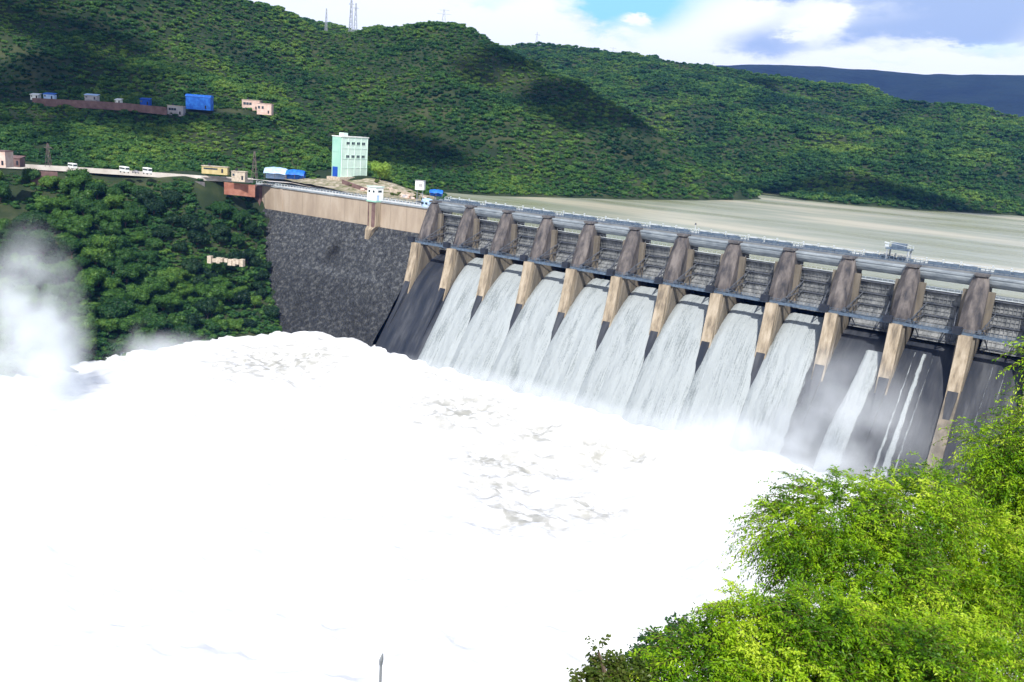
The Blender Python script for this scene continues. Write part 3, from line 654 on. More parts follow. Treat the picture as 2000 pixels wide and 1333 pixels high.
# ------------------------------------------------------------------ leaf helpers
def leafcloud(nl, lobes, size, asp=.5, shell=.55, up=.25):
    """leaf-clump quads spread through ellipsoidal lobes: (cx,cy,cz,rx,ry,rz)"""
    vol = np.array([l[3]*l[4]*l[5] for l in lobes])**(2/3); cnt = (nl*vol/vol.sum()).astype(int)+1; P = []; Nn = []
    for l, c in zip(lobes, cnt):
        d = rng.normal(size=(c, 3)); d /= np.linalg.norm(d, axis=1)[:, None]; r = shell+(1-shell)*rng.random((c, 1))**.6
        P.append(np.array(l[:3])+d*r*np.array(l[3:6])); Nn.append(d)
    P = np.vstack(P); Nn = np.vstack(Nn); Nn = Nn+rng.normal(size=Nn.shape)*.55+np.array([0, 0, up]); Nn /= np.linalg.norm(Nn, axis=1)[:, None]
    t = rng.normal(size=P.shape); t -= (t*Nn).sum(1)[:, None]*Nn; t /= np.linalg.norm(t, axis=1)[:, None]; b = np.cross(Nn, t)
    s = size*(.6+.8*rng.random((len(P), 1)))
    V = np.stack([P-t*s, P+b*s*asp, P+t*s, P-b*s*asp], 1).reshape(-1, 3)
    return V, np.arange(len(V)).reshape(-1, 4)
def core(lobes, k=.72, n=8):
    V = []; Fq = []
    for l in lobes:
        o = len(V)
        for i in range(n//2+1):
            th = math.pi*i/(n//2)
            for j in range(n):
                ph = 2*math.pi*j/n; q = k*(1+.12*math.sin(3*ph+5*th)); V.append((l[0]+l[3]*q*math.sin(th)*math.cos(ph), l[1]+l[4]*q*math.sin(th)*math.sin(ph), l[2]+l[5]*q*math.cos(th)))
        for i in range(n//2):
            for j in range(n): Fq.append((o+i*n+j, o+i*n+(j+1) % n, o+(i+1)*n+(j+1) % n, o+(i+1)*n+j))
    return np.array(V), np.array(Fq)
def crown_arrays(nl, nlobe, size, R=1.0, h=.8):
    lobes = [(0, 0, h*.55, R*.62, R*.62, h*.5)]
    for k in range(nlobe):
        a = 2*math.pi*k/nlobe+random.uniform(-.4, .4); q = random.uniform(.35, .62)*R
        lobes.append((q*math.cos(a), q*math.sin(a), h*random.uniform(.35, .85), R*random.uniform(.3, .48), R*random.uniform(.3, .48), h*random.uniform(.25, .42)))
    V, Q = leafcloud(nl, lobes, size); Vc, Qc = core(lobes)
    return np.vstack([V, Vc]), np.vstack([Q, Qc+len(V)])
G = [(.010, .044, .022), (.022, .080, .026), (.044, .128, .032), (.088, .190, .036), (.165, .265, .045)]
MT['forest'] = leafmat('hill forest foliage', G, .3)
MT['treeA'] = leafmat('mid green foliage', [(.014, .050, .016), (.034, .102, .024), (.080, .175, .034)], .3)
MT['treeB'] = leafmat('bright green foliage', [(.020, .066, .016), (.060, .150, .026), (.165, .285, .045)], .3)
MT['treeC'] = leafmat('deep green foliage', [(.007, .024, .012), (.014, .044, .018), (.030, .075, .024)], .25)

# ------------------------------------------------------------------ forest (stuff): instanced crowns over the hills
protoc = bpy.data.collections.new('forest_crowns')
for k in range(5):
    V, Q = crown_arrays(230, 5, .17); o = npmesh('crown', V, Q, 'forest'); COL.objects.unlink(o); protoc.objects.link(o)
def scatter(x0, x1, y0, y1, s):
    X, Y = np.meshgrid(np.arange(x0, x1, s), np.arange(y0, y1, s)); X = X.ravel(); Y = Y.ravel()
    return X+rng.uniform(-.48, .48, len(X))*s, Y+rng.uniform(-.48, .48, len(X))*s
KEEP = []                                        # things' footprints where nothing grows: (x, y, radius)
def clear(x, y, r): KEEP.append((x, y, r))
def allowed(x, y, h, m=0):
    ok = np.ones(len(x), bool); ok &= ~((h < WL+1.0) & (y > 0)); ok &= ~((h < FL+2.2) & (y <= 0))
    ok &= seg_dist(x, y, ROAD) > 6+m; ok &= seg_dist(x, y, BEN) > 3.2+m
    ok &= ~((x > -136) & (x < 300) & (y > -6) & (y < 14)); ok &= ~((x > -131) & (x < 290) & (y < 0) & (y > -56) & (h < -16.5+(y+3.4)/.76+1.0))
    ok &= ~((x > -118) & (x < -20) & (y > 0) & (y < 62) & (x+y*.6 > -96))
    for a, b, r in KEEP: ok &= np.hypot(x-a, y-b) > r+m
    return ok
LEFTSLOPE = lambda x, y: (x < -50) & (y < 0) & (y > -330) & (x > -330)
clear(-104, 40, 17); clear(*BEN[4][:2], 8)
def rd(px, py, z=.4, back=0.0):                 # depth of a point on the left bank at height z
    return float(depth(atz(px, py, z))+back)
for _px, _py, _z, _r in ((142, 330, .4, 6), (243, 336, .4, 6), (288, 339, .4, 6), (42, 356, -9, 7), (4, 322, 3, 8), (30, 322, 2, 6), (395, 338, 3, 7), (421, 338, 3, 8), (445, 338, 3, 7), (468, 351, 0, 6), (88, 338, -6, 5), (95, 330, 1, 3), (470, 360, -5, 4)):
    _p = atz(_px, _py, _z); clear(_p[0], _p[1], _r)
fx, fy, fz, fs = [], [], [], []
for (x0, x1, y0, y1, s, dmin, dmax, sz) in ((-520, 20, -330, 320, 3.7, 250, 720, 3.0), (-800, -20, -150, 900, 4.5, 720, 1120, 3.4), (-20, 120, 100, 420, 4.5, 600, 1120, 3.4), (-250, -50, -300, 0, 3.6, 240, 600, 2.5), (-1400, 700, 420, 2500, 7.0, 1000, 2600, 5.2), (-20, 420, 420, 900, 5.5, 700, 1001, 4.2)):
    x, y = scatter(x0, x1, y0, y1, s); z = H(x, y)
    p = np.stack([x, y, z], 1); u, v, d = topx(p.T.reshape(3, -1).T)
    ok = (d > dmin) & (d <= dmax) & (u > -650) & (u < 2450) & (v > -200) & (v < 1000) & allowed(x, y, z)
    if dmin == 1000: ok &= (y > 425) | (x < -300)
    x, y, z = x[ok], y[ok], z[ok]; dr_ = np.minimum(seg_dist(x, y, ROAD), seg_dist(x, y, BEN)+6); fx.append(x); fy.append(y); fz.append(z)
    fs.append(sz*(.62+.85*rng.random(len(x))**3.5)*(.8+.45*vnoise(x, y, 60))*np.clip(dr_/14, .42, 1))
x, y = scatter(-270, -50, -320, 12, 1.9); z = H(x, y); sl_ = np.hypot(H(x+2, y)-z, H(x, y+2)-z)/2      # scrub on the steep cuts
u, v, d = topx(np.stack([x, y, z], 1)); ok = (sl_ > .75) & (u > -100) & (u < 640) & allowed(x, y, z, -2) & (seg_dist(x, y, ROAD) > 4.2)
x, y, z = x[ok], y[ok], z[ok]; print('scrub', len(x)); fx.append(x); fy.append(y); fz.append(z); fs.append(1.1+1.3*rng.random(len(x)))
fx, fy, fz, fs = map(np.concatenate, (fx, fy, fz, fs))
fr = bpy.data.meshes.new('forest'); fr.vertices.add(len(fx)); fr.vertices.foreach_set('co', np.stack([fx, fy, fz-.4], 1).astype(np.float32).ravel())
a = fr.attributes.new('sc', 'FLOAT', 'POINT'); a.data.foreach_set('value', fs.astype(np.float32))
a = fr.attributes.new('rz', 'FLOAT_VECTOR', 'POINT'); a.data.foreach_set('vector', np.stack([fx*0, fx*0, rng.random(len(fx))*6.28], 1).astype(np.float32).ravel())
fob = bpy.data.objects.new('forest', fr); COL.objects.link(fob); tag(fob, 'dense green forest covering the hillsides around the reservoir', 'forest', kind='stuff')
print('forest points', len(fx))
ng = bpy.data.node_groups.new('forest', 'GeometryNodeTree'); ng.interface.new_socket('Geometry', in_out='INPUT', socket_type='NodeSocketGeometry'); ng.interface.new_socket('Geometry', in_out='OUTPUT', socket_type='NodeSocketGeometry')
gi = ng.nodes.new('NodeGroupInput'); go = ng.nodes.new('NodeGroupOutput'); ip = ng.nodes.new('GeometryNodeInstanceOnPoints'); ci = ng.nodes.new('GeometryNodeCollectionInfo')
ci.inputs['Collection'].default_value = protoc; ci.inputs['Separate Children'].default_value = True; ci.inputs['Reset Children'].default_value = True
ip.inputs['Pick Instance'].default_value = True
na = ng.nodes.new('GeometryNodeInputNamedAttribute'); na.data_type = 'FLOAT'; na.inputs[0].default_value = 'sc'
nb = ng.nodes.new('GeometryNodeInputNamedAttribute'); nb.data_type = 'FLOAT_VECTOR'; nb.inputs[0].default_value = 'rz'
ng.links.new(gi.outputs[0], ip.inputs['Points']); ng.links.new(ci.outputs[0], ip.inputs['Instance'])
ng.links.new(na.outputs[0], ip.inputs['Scale']); ng.links.new(nb.outputs[0], ip.inputs['Rotation']); ng.links.new(ip.outputs[0], go.inputs[0])
md = fob.modifiers.new('forest', 'NODES'); md.node_group = ng

# ------------------------------------------------------------------ individual trees on the left bank slope
def make_tree(kind, m, nl=3200):
    r = empty('tree', (0, 0, 0))
    V, Q = crown_arrays(nl, 13, .075, 1.05, 1.2); V = V+np.array([0, 0, .45]); npmesh('crown', V, Q, m, parent=r)
    t = MB(); t.tube([(0, 0, -.3), (.03, 0, .3), (-.02, .03, .7), (.05, 0, 1.1)], [.09, .065, .05, .02])
    for k in range(4):
        a = k*1.6+.3; t.tube([(0, 0, .4), (.25*math.cos(a), .25*math.sin(a), .7), (.5*math.cos(a), .5*math.sin(a), .95)], [.045, .03, .012], 5)
    t.build('trunk', 'bark', r); return r
kinds = [('mid green leafy tree on the left bank slope below the road', 'treeA', 'mid green trees on the left bank slope'),
         ('bright green leafy tree on the left bank slope below the road', 'treeB', 'bright green trees on the left bank slope'),
         ('dark green leafy tree on the left bank slope below the road', 'treeC', 'dark green trees on the left bank slope')]
tp = [make_tree(k, k[1]) for k in kinds]; used = [False]*3
x, y = scatter(-330, -48, -330, 4, 7.8); z = H(x, y); u, v, d = topx(np.stack([x, y, z], 1))
ok = (u > -60) & (u < 600) & (v > 300) & (v < 760) & allowed(x, y, z, 1.5) & (seg_dist(x, y, ROAD) > 15); x, y, z, d, u, v = x[ok], y[ok], z[ok], d[ok], u[ok], v[ok]
# keep those above the road line out (they belong to the forest)
ok = (z < -4); x, y, z, d, u, v = x[ok], y[ok], z[ok], d[ok], u[ok], v[ok]
o_ = np.argsort(d)[:290]
print('bank trees', len(x), '->', len(o_))
for i in o_:
    nv = vnoise(x[i], y[i], 38)
    k = 2 if (u[i] > 470 and v[i] < 760 and random.random() < .85) else (1 if (nv > .56 or v[i] > 540) and random.random() < .75 else (2 if nv < .38 else 0))
    if not used[k]: t = tp[k]; used[k] = True
    else: t = copy_tree(tp[k])
    s = random.uniform(4.2, 6.6)*(.8 if u[i] > 470 else 1); t.location = (x[i], y[i], z[i]-.5); t.scale = (s, s, s*random.uniform(.85, 1.15)); t.rotation_euler = (0, 0, random.uniform(0, 6.28))
    zone = 'beside the masonry dam face' if u[i] > 430 else 'just below the left bank road' if v[i] < 420 else 'low on the left bank near the foam' if v[i] > 610 else 'halfway down the left bank'
    if u[i] <= 430: zone += ', far left' if u[i] < 200 else ', towards the dam'
    col = ('mid green', 'bright green', 'dark green')[k]; siz = 'large' if s > 5.4 else 'smaller'
    tag(t, '%s %s leafy tree %s' % (siz, col, zone), 'tree', '%s %s trees %s' % (siz, col, zone))
# the pale tree beside the mint tower
V, Q = crown_arrays(2600, 9, .07, 1.0, 1.1); yt = empty('tree', (*at(742, 352, 524)[:2], 2.8), 0, 'yellow green bushy tree beside the mint green tower', 'tree')
MT['treeY'] = leafmat('yellow green foliage', [(.14, .24, .03), (.22, .36, .05), (.32, .46, .08)], .3)
npmesh('crown', V*np.array([6.6, 6.6, 8.2])+np.array([0, 0, .5]), Q, 'treeY', parent=yt)
t = MB(); t.tube([(0, 0, -1), (.1, 0, 2), (0, .1, 5)], [.4, .3, .12]); t.build('trunk', 'bark', yt)

# ------------------------------------------------------------------ buildings and things on the left bank
def hz(x, y): return float(H(np.array([x]), np.array([y]))[0])
# mint tower
b0 = at(683, 347, 521); BX, BY, BZ = b0[0], b0[1], 3.2
g = empty('tower_building', (BX, BY, BZ), math.radians(8), 'tall mint green block with two rows of dark windows beyond the dam end', 'building')
Wd, Dp, Ht = 11.5, 25.5, 23.0     # left face (towards -Y) and long right face (towards +X)
m = MB(); m.box((0, 0, Ht/2), (Wd*.55, Dp, Ht)); m.build('wall', 'mintpale', g)
m = MB(); m.box((-.1, -Dp/2-.25, Ht/2), (Wd*.55-.2, .5, Ht-.1)); m.build('end_wall', 'mint', g)  # end wall set in a deeper mint than the long wall
m = MB(); m.box((0, 0, Ht+.25), (Wd*.55+.7, Dp+1.4, .5)); m.build('roof', 'white', g)
m = MB(); m.box((0, -7, Ht+1.4), (3.2, 4, 1.9)); m.build('stair_head', 'mintpale', g)
m = MB(); m.box((.4, -1, -.9), (Wd*.55+3, Dp+5, 2.0)); m.build('plinth', 'cream', g)
m = MB()
for z in (5.2, 10.6, 16.6): m.box((Wd*.275+.08, 0, z), (.16, Dp, .3))
for y in np.linspace(-Dp/2+.4, Dp/2-.4, 5): m.box((Wd*.275+.1, y, Ht/2), (.2, .5, Ht-.4))
m.build('facade_rib', 'mintpale', g)
for z in (12.0, 19.6):
    for y in (-7.6, -2.6, 2.4, 7.4):
        m = MB(); m.box((Wd*.275+.1, y+.6, z), (.18, 3.3, 1.7)); f_ = m.build('window', 'mintpale', g)
        m = MB()
        for q in (-.8, .8): m.box((Wd*.275+.22, y+.6+q, z), (.06, 1.35, 1.4))
        m.build('pane', 'glass', f_)
m = MB(); m.box((-.6, -Dp/2-.62, 3.0), (3.6, .24, 5.6)); m.build('door', 'blueD', g)
m = MB(); m.box((-.4, -Dp/2-.6, 14.5), (4.2, .2, .3)); m.build('ledge', 'mint', g)

def hut(name, p, size, rz, wall, roof, label, cat, kind='flat', door=True, nwin=2, group=None):
    g = empty(name, p, rz, label, cat, group); w, d, h = size
    m = MB(); m.box((0, 0, h/2-.5), (w, d, h+1.0)); m.build('wall', wall, g)
    m = MB()
    if kind == 'flat': m.box((0, 0, h+.15), (w+.6, d+.6, .3))
    elif kind == 'gable':
        m.loft([[(x, -d/2-.4, h), (x, d/2+.4, h), (x, 0, h+d*.3)] for x in (-w/2-.4, w/2+.4)])
    elif kind == 'vault':
        m.loft([[(x, -math.cos(a)*(d/2+.3), h+math.sin(a)*d*.28) for a in np.linspace(0, math.pi, 9)] for x in (-w/2-.3, w/2+.3)])
    elif kind == 'shed':
        m.loft([[(x, -d/2-.4, h-.1), (x, d/2+.4, h+.9), (x, d/2+.4, h+1.1), (x, -d/2-.4, h+.15)] for x in (-w/2-.4, w/2+.4)])
    m.build('roof', roof, g)
    if door: m = MB(); m.box((w*.3, -d/2-.03, min(1.05, h*.4)), (min(1.0, w*.25), .12, min(2.1, h*.8))); m.build('door', 'dark', g)
    for k in range(nwin):
        m = MB(); m.box((-w*.35+k*w*.5/max(1, nwin), -d/2-.03, h*.6), (w*.12+.3, .12, h*.28)); m.build('window', 'glass', g)
    if w > 6 and kind == 'flat': m = MB(); m.bar((-w*.25, d*.1, h+.3), (-w*.25, d*.1, h+1.6), .65, 12); m.build('water_tank', 'dark', g)
    return g
FACE = math.radians(35)      # turns a front from -Y towards the viewpoint
def hutpx(name, px, py, d, wpx, hpx, dep, *a, **k):
    p = at(px, py, d); s = d/F
    return hut(name, tuple(p), (wpx*s, dep, hpx*s), FACE, *a, **k)
# cabin over the buttress
g = empty('cabin', (-39, -4.4, -4.2), 0, 'small white cabin with green base perched over the dam buttress', 'cabin')
m = MB(); m.box((0, 0, 3.9), (6.0, 5.6, 7.0)); m.build('wall', 'white', g)
m = MB(); m.box((0, 0, .2), (6.6, 6.2, .8)); m.build('base', 'mint', g)
m = MB(); m.box((0, 0, 7.6), (6.8, 6.4, .35)); m.build('roof', 'mintpale', g)
for x in (-1.6, 1.5):
    m = MB(); m.box((x, -2.83, 5.2), (1.2, .1, 1.1)); m.build('window', 'glass', g)
m = MB(); m.box((3.03, .2, 5.3), (.1, 2.6, 1.0)); m.build('window', 'glass', g)
m = MB(); m.box((3.05, -1.2, 2.0), (.12, 1.3, 2.6)); m.build('door', 'bluepale', g)
# white box on legs
g = empty('control_box', (-22, 11, -3.5), math.radians(25), 'white box cabin raised on a steel post near the far left pier', 'cabin')
m = MB(); m.box((0, 0, 9.0), (4.6, 3.2, 4.6)); m.build('wall', 'white', g)
m = MB(); m.box((0, 0, 11.45), (5.0, 3.6, .25)); m.build('roof', 'greyc', g)
m = MB()
for x in (-1.5, 1.5): m.bar((x, 0, 0), (x, 0, 6.8), .22)
m.bar((-1.5, 0, 1), (1.5, 0, 6), .1); m.build('post', 'steel', g)
m = MB(); m.box((.6, -1.65, 9.2), (1.8, .12, 1.6)); m.build('window', 'greyc', g)
# pale blue cabin at the corner of the spillway
g = empty('guard_cabin', (-6.4, -1.2, -4.2), 0, 'pale blue rounded guard cabin against the leftmost pier', 'cabin')
m = MB(); m.loft([[(3.3*math.cos(a)*k, 2.4*math.sin(a)*k, z) for a in np.linspace(0, 2*math.pi, 11)[:-1]] for z, k in ((0, 1), (3.6, 1.02), (4.4, .8), (4.8, .3))]); m.build('wall', 'bluepale', g)
m = MB(); m.box((-1.2, -2.35, 2.4), (1.6, .14, 1.0)); m.box((1.2, -2.3, 2.4), (1.4, .14, 1.0)); m.build('window', 'glass', g)
# blue tent shelters on the road
def tent(px, py, d, wpx, hpx, dep, m1, label, name='tarp_shelter'):
    p = at(px, py, d); s = d/F; w = wpx*s; h = hpx*s; g = empty(name, tuple(p), FACE, label, 'shelter')
    m = MB(); n = 9; V = []; nx = 12
    for i in range(nx+1):
        x = -w/2+w*i/nx
        for j in range(n+1):
            y = -dep/2+dep*j/n; q = math.sin(math.pi*j/n); z = h*(.45+.5*q**.8)*(1-.12*abs(2*i/nx-1)**2)+.12*math.sin(i*1.9)*q+.15*math.sin(j*2.3+i); V.append((x, y, z))
    q = n+1; m.add(V, [(i*q+j, i*q+j+1, (i+1)*q+j+1, (i+1)*q+j) for i in range(nx) for j in range(n)])
    m.build('tarpaulin', m1, g, smooth=True)
    m = MB(); m.box((0, dep*.15, h*.2), (w*.92, dep*.5, h*.45)); m.build('back_wall', m1, g)
    for x in (-w*.46, 0, w*.46):
        m = MB(); m.bar((x, -dep/2+.1, -.5), (x, -dep/2+.1, h*.5), .09); m.build('post', 'mast', g)
    return g
tent(540, 349, rd(540, 349, 0, 4), 44, 23, 8, 'bluepale', 'pale blue tarpaulin shelter at the dam end, left of a deep blue one')
tent(578, 350, 508, 36, 19, 7, 'bluet', 'deep blue tarpaulin shelter right of the pale blue one near the dam end')
tent(852, 383, 455, 26, 13, 5, 'bluet', 'small blue tarpaulin shelter behind the leftmost pier')
# bench above: blue shed etc.
hutpx('shed', 390, 212, 598, 48, 21, 6, 'bluet', 'bluet', 'bright blue shed on the upper hillside terrace', 'shed', kind='vault', nwin=0)
hutpx('blockhouse', 345, 224, 590, 30, 16, 5, 'greyc', 'cream', 'grey concrete blockhouse just below and left of the bright blue shed', 'building', nwin=3)
hutpx('house', 492, 214, 628, 34, 17, 6, 'pink', 'cream', 'pinkish house with flat roof right of the bright blue shed, the taller part', 'house', nwin=3)
hutpx('house', 518, 222, 620, 28, 18, 6, 'pink', 'pink', 'lower pinkish house at the right end of the upper terrace', 'house', nwin=2)
for px, py, w, h, wl, rf, lb in ((70, 193, 15, 7, 'white', 'white', 'small white shack at the left of the upper terrace'),
        (98, 194, 20, 9, 'bluepale', 'bluet', 'white and blue shack second from the left on the upper terrace'),
        (180, 196, 24, 9, 'greyc', 'bluepale', 'shack with pale blue roof in the middle of the upper terrace'),
        (232, 202, 10, 6, 'white', 'white', 'tiny white kiosk on the upper terrace left of the blue shed'),
        (285, 205, 18, 10, 'blueD', 'blueD', 'dark blue shack on the upper terrace'), (182, 206, 16, 10, 'greyc', 'greyc', 'pale grey concrete box set in the brown terrace wall')):
    hutpx('shack', px, py, 592, w, h, 4, wl, rf, lb, 'shack', kind='shed', nwin=1)
# retaining wall of the upper terrace
def wallpath(pts, h, th, name, mm, label, cat='wall', top=None):
    R = []
    for i, p in enumerate(pts):
        p = np.array(p, float); a = np.array(pts[max(i-1, 0)], float); b = np.array(pts[min(i+1, len(pts)-1)], float); t = (b-a)[:2]; t /= np.linalg.norm(t); n = np.array([-t[1], t[0]])*th/2
        R.append([(p[0]-n[0], p[1]-n[1], p[2]-h), (p[0]+n[0], p[1]+n[1], p[2]-h), (p[0]+n[0], p[1]+n[1], p[2]), (p[0]-n[0], p[1]-n[1], p[2])])
    m = MB(); m.loft(R); o = m.build(name, mm); return tag(o, label, cat)
wallpath([p+np.array([3.5, -4, .6]) for p in (at(70, 194, 593), at(130, 197, 590), at(190, 200, 588), at(250, 204, 586), at(310, 210, 584), at(330, 212, 584))], 5, .8, 'retaining_wall', 'brown', 'long dull brown retaining wall along the upper hillside terrace')
# the road and its parapet
RD = [p+np.array([0, 0, .35]) for p in ROAD] + [np.array([-122, -4, -1.2]), np.array([-112, 6, -1.4]), np.array([-95, 8, -2.4]), np.array([-60, 8, -3.3])]
R = []
for i, p in enumerate(RD):
    t = (RD[min(i+1, len(RD)-1)]-RD[max(i-1, 0)])[:2]; t = t/np.linalg.norm(t); n = np.array([-t[1], t[0]])*3.6; R.append([(p[0]+n[0], p[1]+n[1], p[2]), (p[0]-n[0], p[1]-n[1], p[2])])
V = np.array(R).reshape(-1, 3); q = len(RD)
tag(npmesh('road', V, [(2*i, 2*i+1, 2*i+3, 2*i+2) for i in range(q-1)], 'road'), kind='structure')
wallpath([p+np.array([1.6, -3.4, .8]) for p in RD[:7]], 2.6, .5, 'parapet_wall', 'road', 'pale parapet wall along the road on the left bank')
# ground around the left end of the dam
MT['rubble'] = mat('rubble and dusty yard', (.12, .13, .05), (.50, .43, .35), .3, bump=.5, c3=(.28, .25, .17), detail=9, bscale=.8)
Xg = np.arange(-122, -18, 2.0); Yg = np.arange(4.2, 64, 2.0)
def yardh(X, Y):
    h = np.interp(X, [-130, -95, -60, -18], [1.0, .6, -2.4, -4.2]) + .8*fbm(X, Y, 9, 3)+np.clip((Y-20)/25, 0, 1)*2.2*np.clip((-55-X)/20, 0, 1)
    h = h + np.where(Y < 14, -1.0, 0)
    return np.where(X > -45, h-np.clip((Y-34)/20, 0, 1)*14, h-np.clip((Y-52)/12, 0, 1)*8)
tag(gridmesh('ground', Xg, Yg, yardh, 'rubble'), kind='structure')
# boulders and low walls in the yard
def rock(loc, s, m='greyc', label=None, name='boulder'):
    bm = bmesh.new(); bmesh.ops.create_icosphere(bm, subdivisions=2, radius=1)
    for v in bm.verts: k = 1+.28*random.uniform(-1, 1); v.co = Vector((v.co.x*s[0]*k, v.co.y*s[1]*k, v.co.z*s[2]*k))
    me = bpy.data.meshes.new(name); bm.to_mesh(me); bm.free(); me.materials.append(MT[m]); o = bpy.data.objects.new(name, me); COL.objects.link(o); o.location = loc
    return tag(o, label, 'rock')
for k in range(14):
    x = random.uniform(-72, -26); y = random.uniform(15, 40); z = float(yardh(np.array([x]), np.array([y]))[0])
    s = random.uniform(.8, 2.0); tag(rock((x, y, z+.3), (s, s*.8, s*.7), random.choice(['cream', 'greyc', 'pink'])), None, 'rock', 'boulders strewn in the yard at the left end of the dam')['label'] = 'pale boulder in the rubble yard behind the left end of the dam'
wallpath([(-88, 20, 2.6), (-76, 18, 1.2), (-64, 17, -.4)], 2.2, .6, 'low_wall', 'brown', 'low brown wall sloping down in front of the mint green tower')
wallpath([(-60, 30, .4), (-50, 30, -.2), (-40, 28, -1)], 2.0, .6, 'low_wall', 'cream', 'low cream wall in the yard right of the mint green tower')
# shrubs in the yard
MT['shrub'] = leafmat('yard shrub foliage', [(.03, .06, .012), (.08, .12, .02), (.14, .18, .04)], .3)
V, Q = crown_arrays(500, 5, .13, 1, .8); sh0 = None
for k in range(16):
    x = random.uniform(-84, -24); y = random.uniform(17, 46); z = float(yardh(np.array([x]), np.array([y]))[0]); s = random.uniform(1.2, 2.6)
    if sh0 is None: o = sh0 = npmesh('shrub', V, Q, 'shrub')
    else: o = sh0.copy(); COL.objects.link(o)
    o.location = (x, y, z); o.scale = (s, s, s); o.rotation_euler = (0, 0, k); tag(o, 'low green shrub in the rubble yard behind the left end of the dam', 'shrub', 'shrubs in the yard at the left end of the dam')
# roadside buildings and cars
hutpx('building', 42, 357, rd(42, 357, -9.5), 40, 26, 7, 'greyc', 'greyc', 'pale grey block below the road at the far left', 'building', nwin=2)
hutpx('house', 4, 322, rd(4, 322, 3), 30, 26, 7, 'pink', 'brown', 'pinkish house above the road at the left edge', 'house', nwin=2)
hutpx('shed', 32, 322, rd(32, 322, 2), 24, 13, 5, 'brown', 'brown', 'low dark brown shed above the road next to the pinkish house', 'shed', kind='shed', nwin=1)
hutpx('building', 421, 337, rd(421, 337, 3.2), 50, 11, 3.5, 'yellow', 'cream', 'low yellow building above the road left of the mast', 'building', nwin=5)
hutpx('kiosk', 468, 351, rd(468, 351, .6), 26, 15, 5, 'cream', 'cream', 'cream box kiosk on the road left of the dam end', 'kiosk', nwin=1)
wallpath([atz(62, 334, -1.2), atz(86, 335, -1.2), atz(112, 336, -1.2)], 8, .8, 'retaining_wall', 'brown', 'reddish brown retaining wall below the road beside the pale grey block')
wallpath([atz(438, 356, -1.5), atz(470, 359, -1.7), atz(498, 362, -2.2)], 6.5, .8, 'retaining_wall', 'redbrown', 'red retaining wall below the road beside the dam end')
wallpath([atz(318, 349, -2), atz(345, 351, -2), atz(372, 354, -2), atz(400, 356, -2)], 5.5, .6, 'retaining_wall', 'pierdark', 'dark grey retaining wall below the middle of the road')
def vehicle(px, py, d, L_, Hh, body, label, name, cat):
    p = at(px, py, d); g = empty(name, tuple(p), math.radians(-5), label, cat); W2 = 2.3 if L_ > 5 else 1.8
    m = MB()
    if L_ > 5: m.box((0, 0, Hh*.55+.3), (L_, W2, Hh*.9)); 
    else: m.box((0, 0, .75), (L_, W2, .75)); m.box((-.1, 0, 1.35), (L_*.55, W2*.88, .6), taper=.82)
    m.build('body', body, g, bevel=.12)
    m = MB()
    if L_ > 5: m.box((0, -W2/2-.02, Hh*.68+.3), (L_*.86, .06, Hh*.26)); m.box((L_/2+.02, 0, Hh*.68+.3), (.06, W2*.85, Hh*.3))
    else: m.box((-.1, 0, 1.38), (L_*.5, W2*.9, .36))
    m.build('window', 'glass', g)
    for x in (-L_*.3, L_*.3):
        for y in (-W2/2+.05, W2/2-.05):
            m = MB(); m.bar((x, y-.12, .42), (x, y+.12, .42), .42, 12); m.build('wheel', 'tyre', g)
vehicle(142, 331, rd(142, 331), 5.8, 2.8, 'white', 'white van on the left bank road, leftmost of the parked vehicles', 'van', 'van')
vehicle(243, 338, rd(243, 338), 6.4, 3.0, 'white', 'white minibus on the left bank road, middle of the three vehicles', 'minibus', 'minibus')
vehicle(288, 341, rd(288, 341), 5.6, 3.2, 'white', 'white truck on the left bank road, rightmost of the three vehicles', 'truck', 'truck')
vehicle(265, 339, rd(265, 339), 4.2, 1.5, 'greyc', 'grey car between the white minibus and the white truck', 'car', 'car')
# lower bank: terraces of masonry among the trees
def ledge(px, py, d, wpx, hpx, m, label, name='masonry_ledge'):
    p = at(px, py, d); s = d/F; g = MB()
    for k in range(9):
        g.box(((k-4)*wpx*s/9, random.uniform(-.4, .4), random.uniform(-.5, .5)-hpx*s*.6), (wpx*s/9*random.uniform(.75, 1.1), 2.6, hpx*s*random.uniform(.5, 1.3)), rz=random.uniform(-.3, .3))
    o = g.build(name, m, bevel=.1); o.location = tuple(p); o.rotation_euler = (0, 0, FACE); return tag(o, label, 'ledge')
LEDG = [(442, 503, 440, 70, 12, 'cream', 'pale stone ledge among the trees near the masonry dam face'), (300, 440, 462, 26, 26, 'cream', 'pale rock outcrop among the trees in the middle of the left bank'),
        (12, 470, 470, 40, 34, 'pink', 'pinkish brown ruined wall at the left edge among the trees'), (80, 462, 468, 32, 16, 'redbrown', 'small red wall among the trees at the far left'), (240, 534, 440, 44, 8, 'cream', 'thin pale terrace edge among the trees'),
        (140, 424, 475, 20, 10, 'pink', 'small pinkish rock patch among the trees below the road')]
for a in LEDG: ledge(*a)
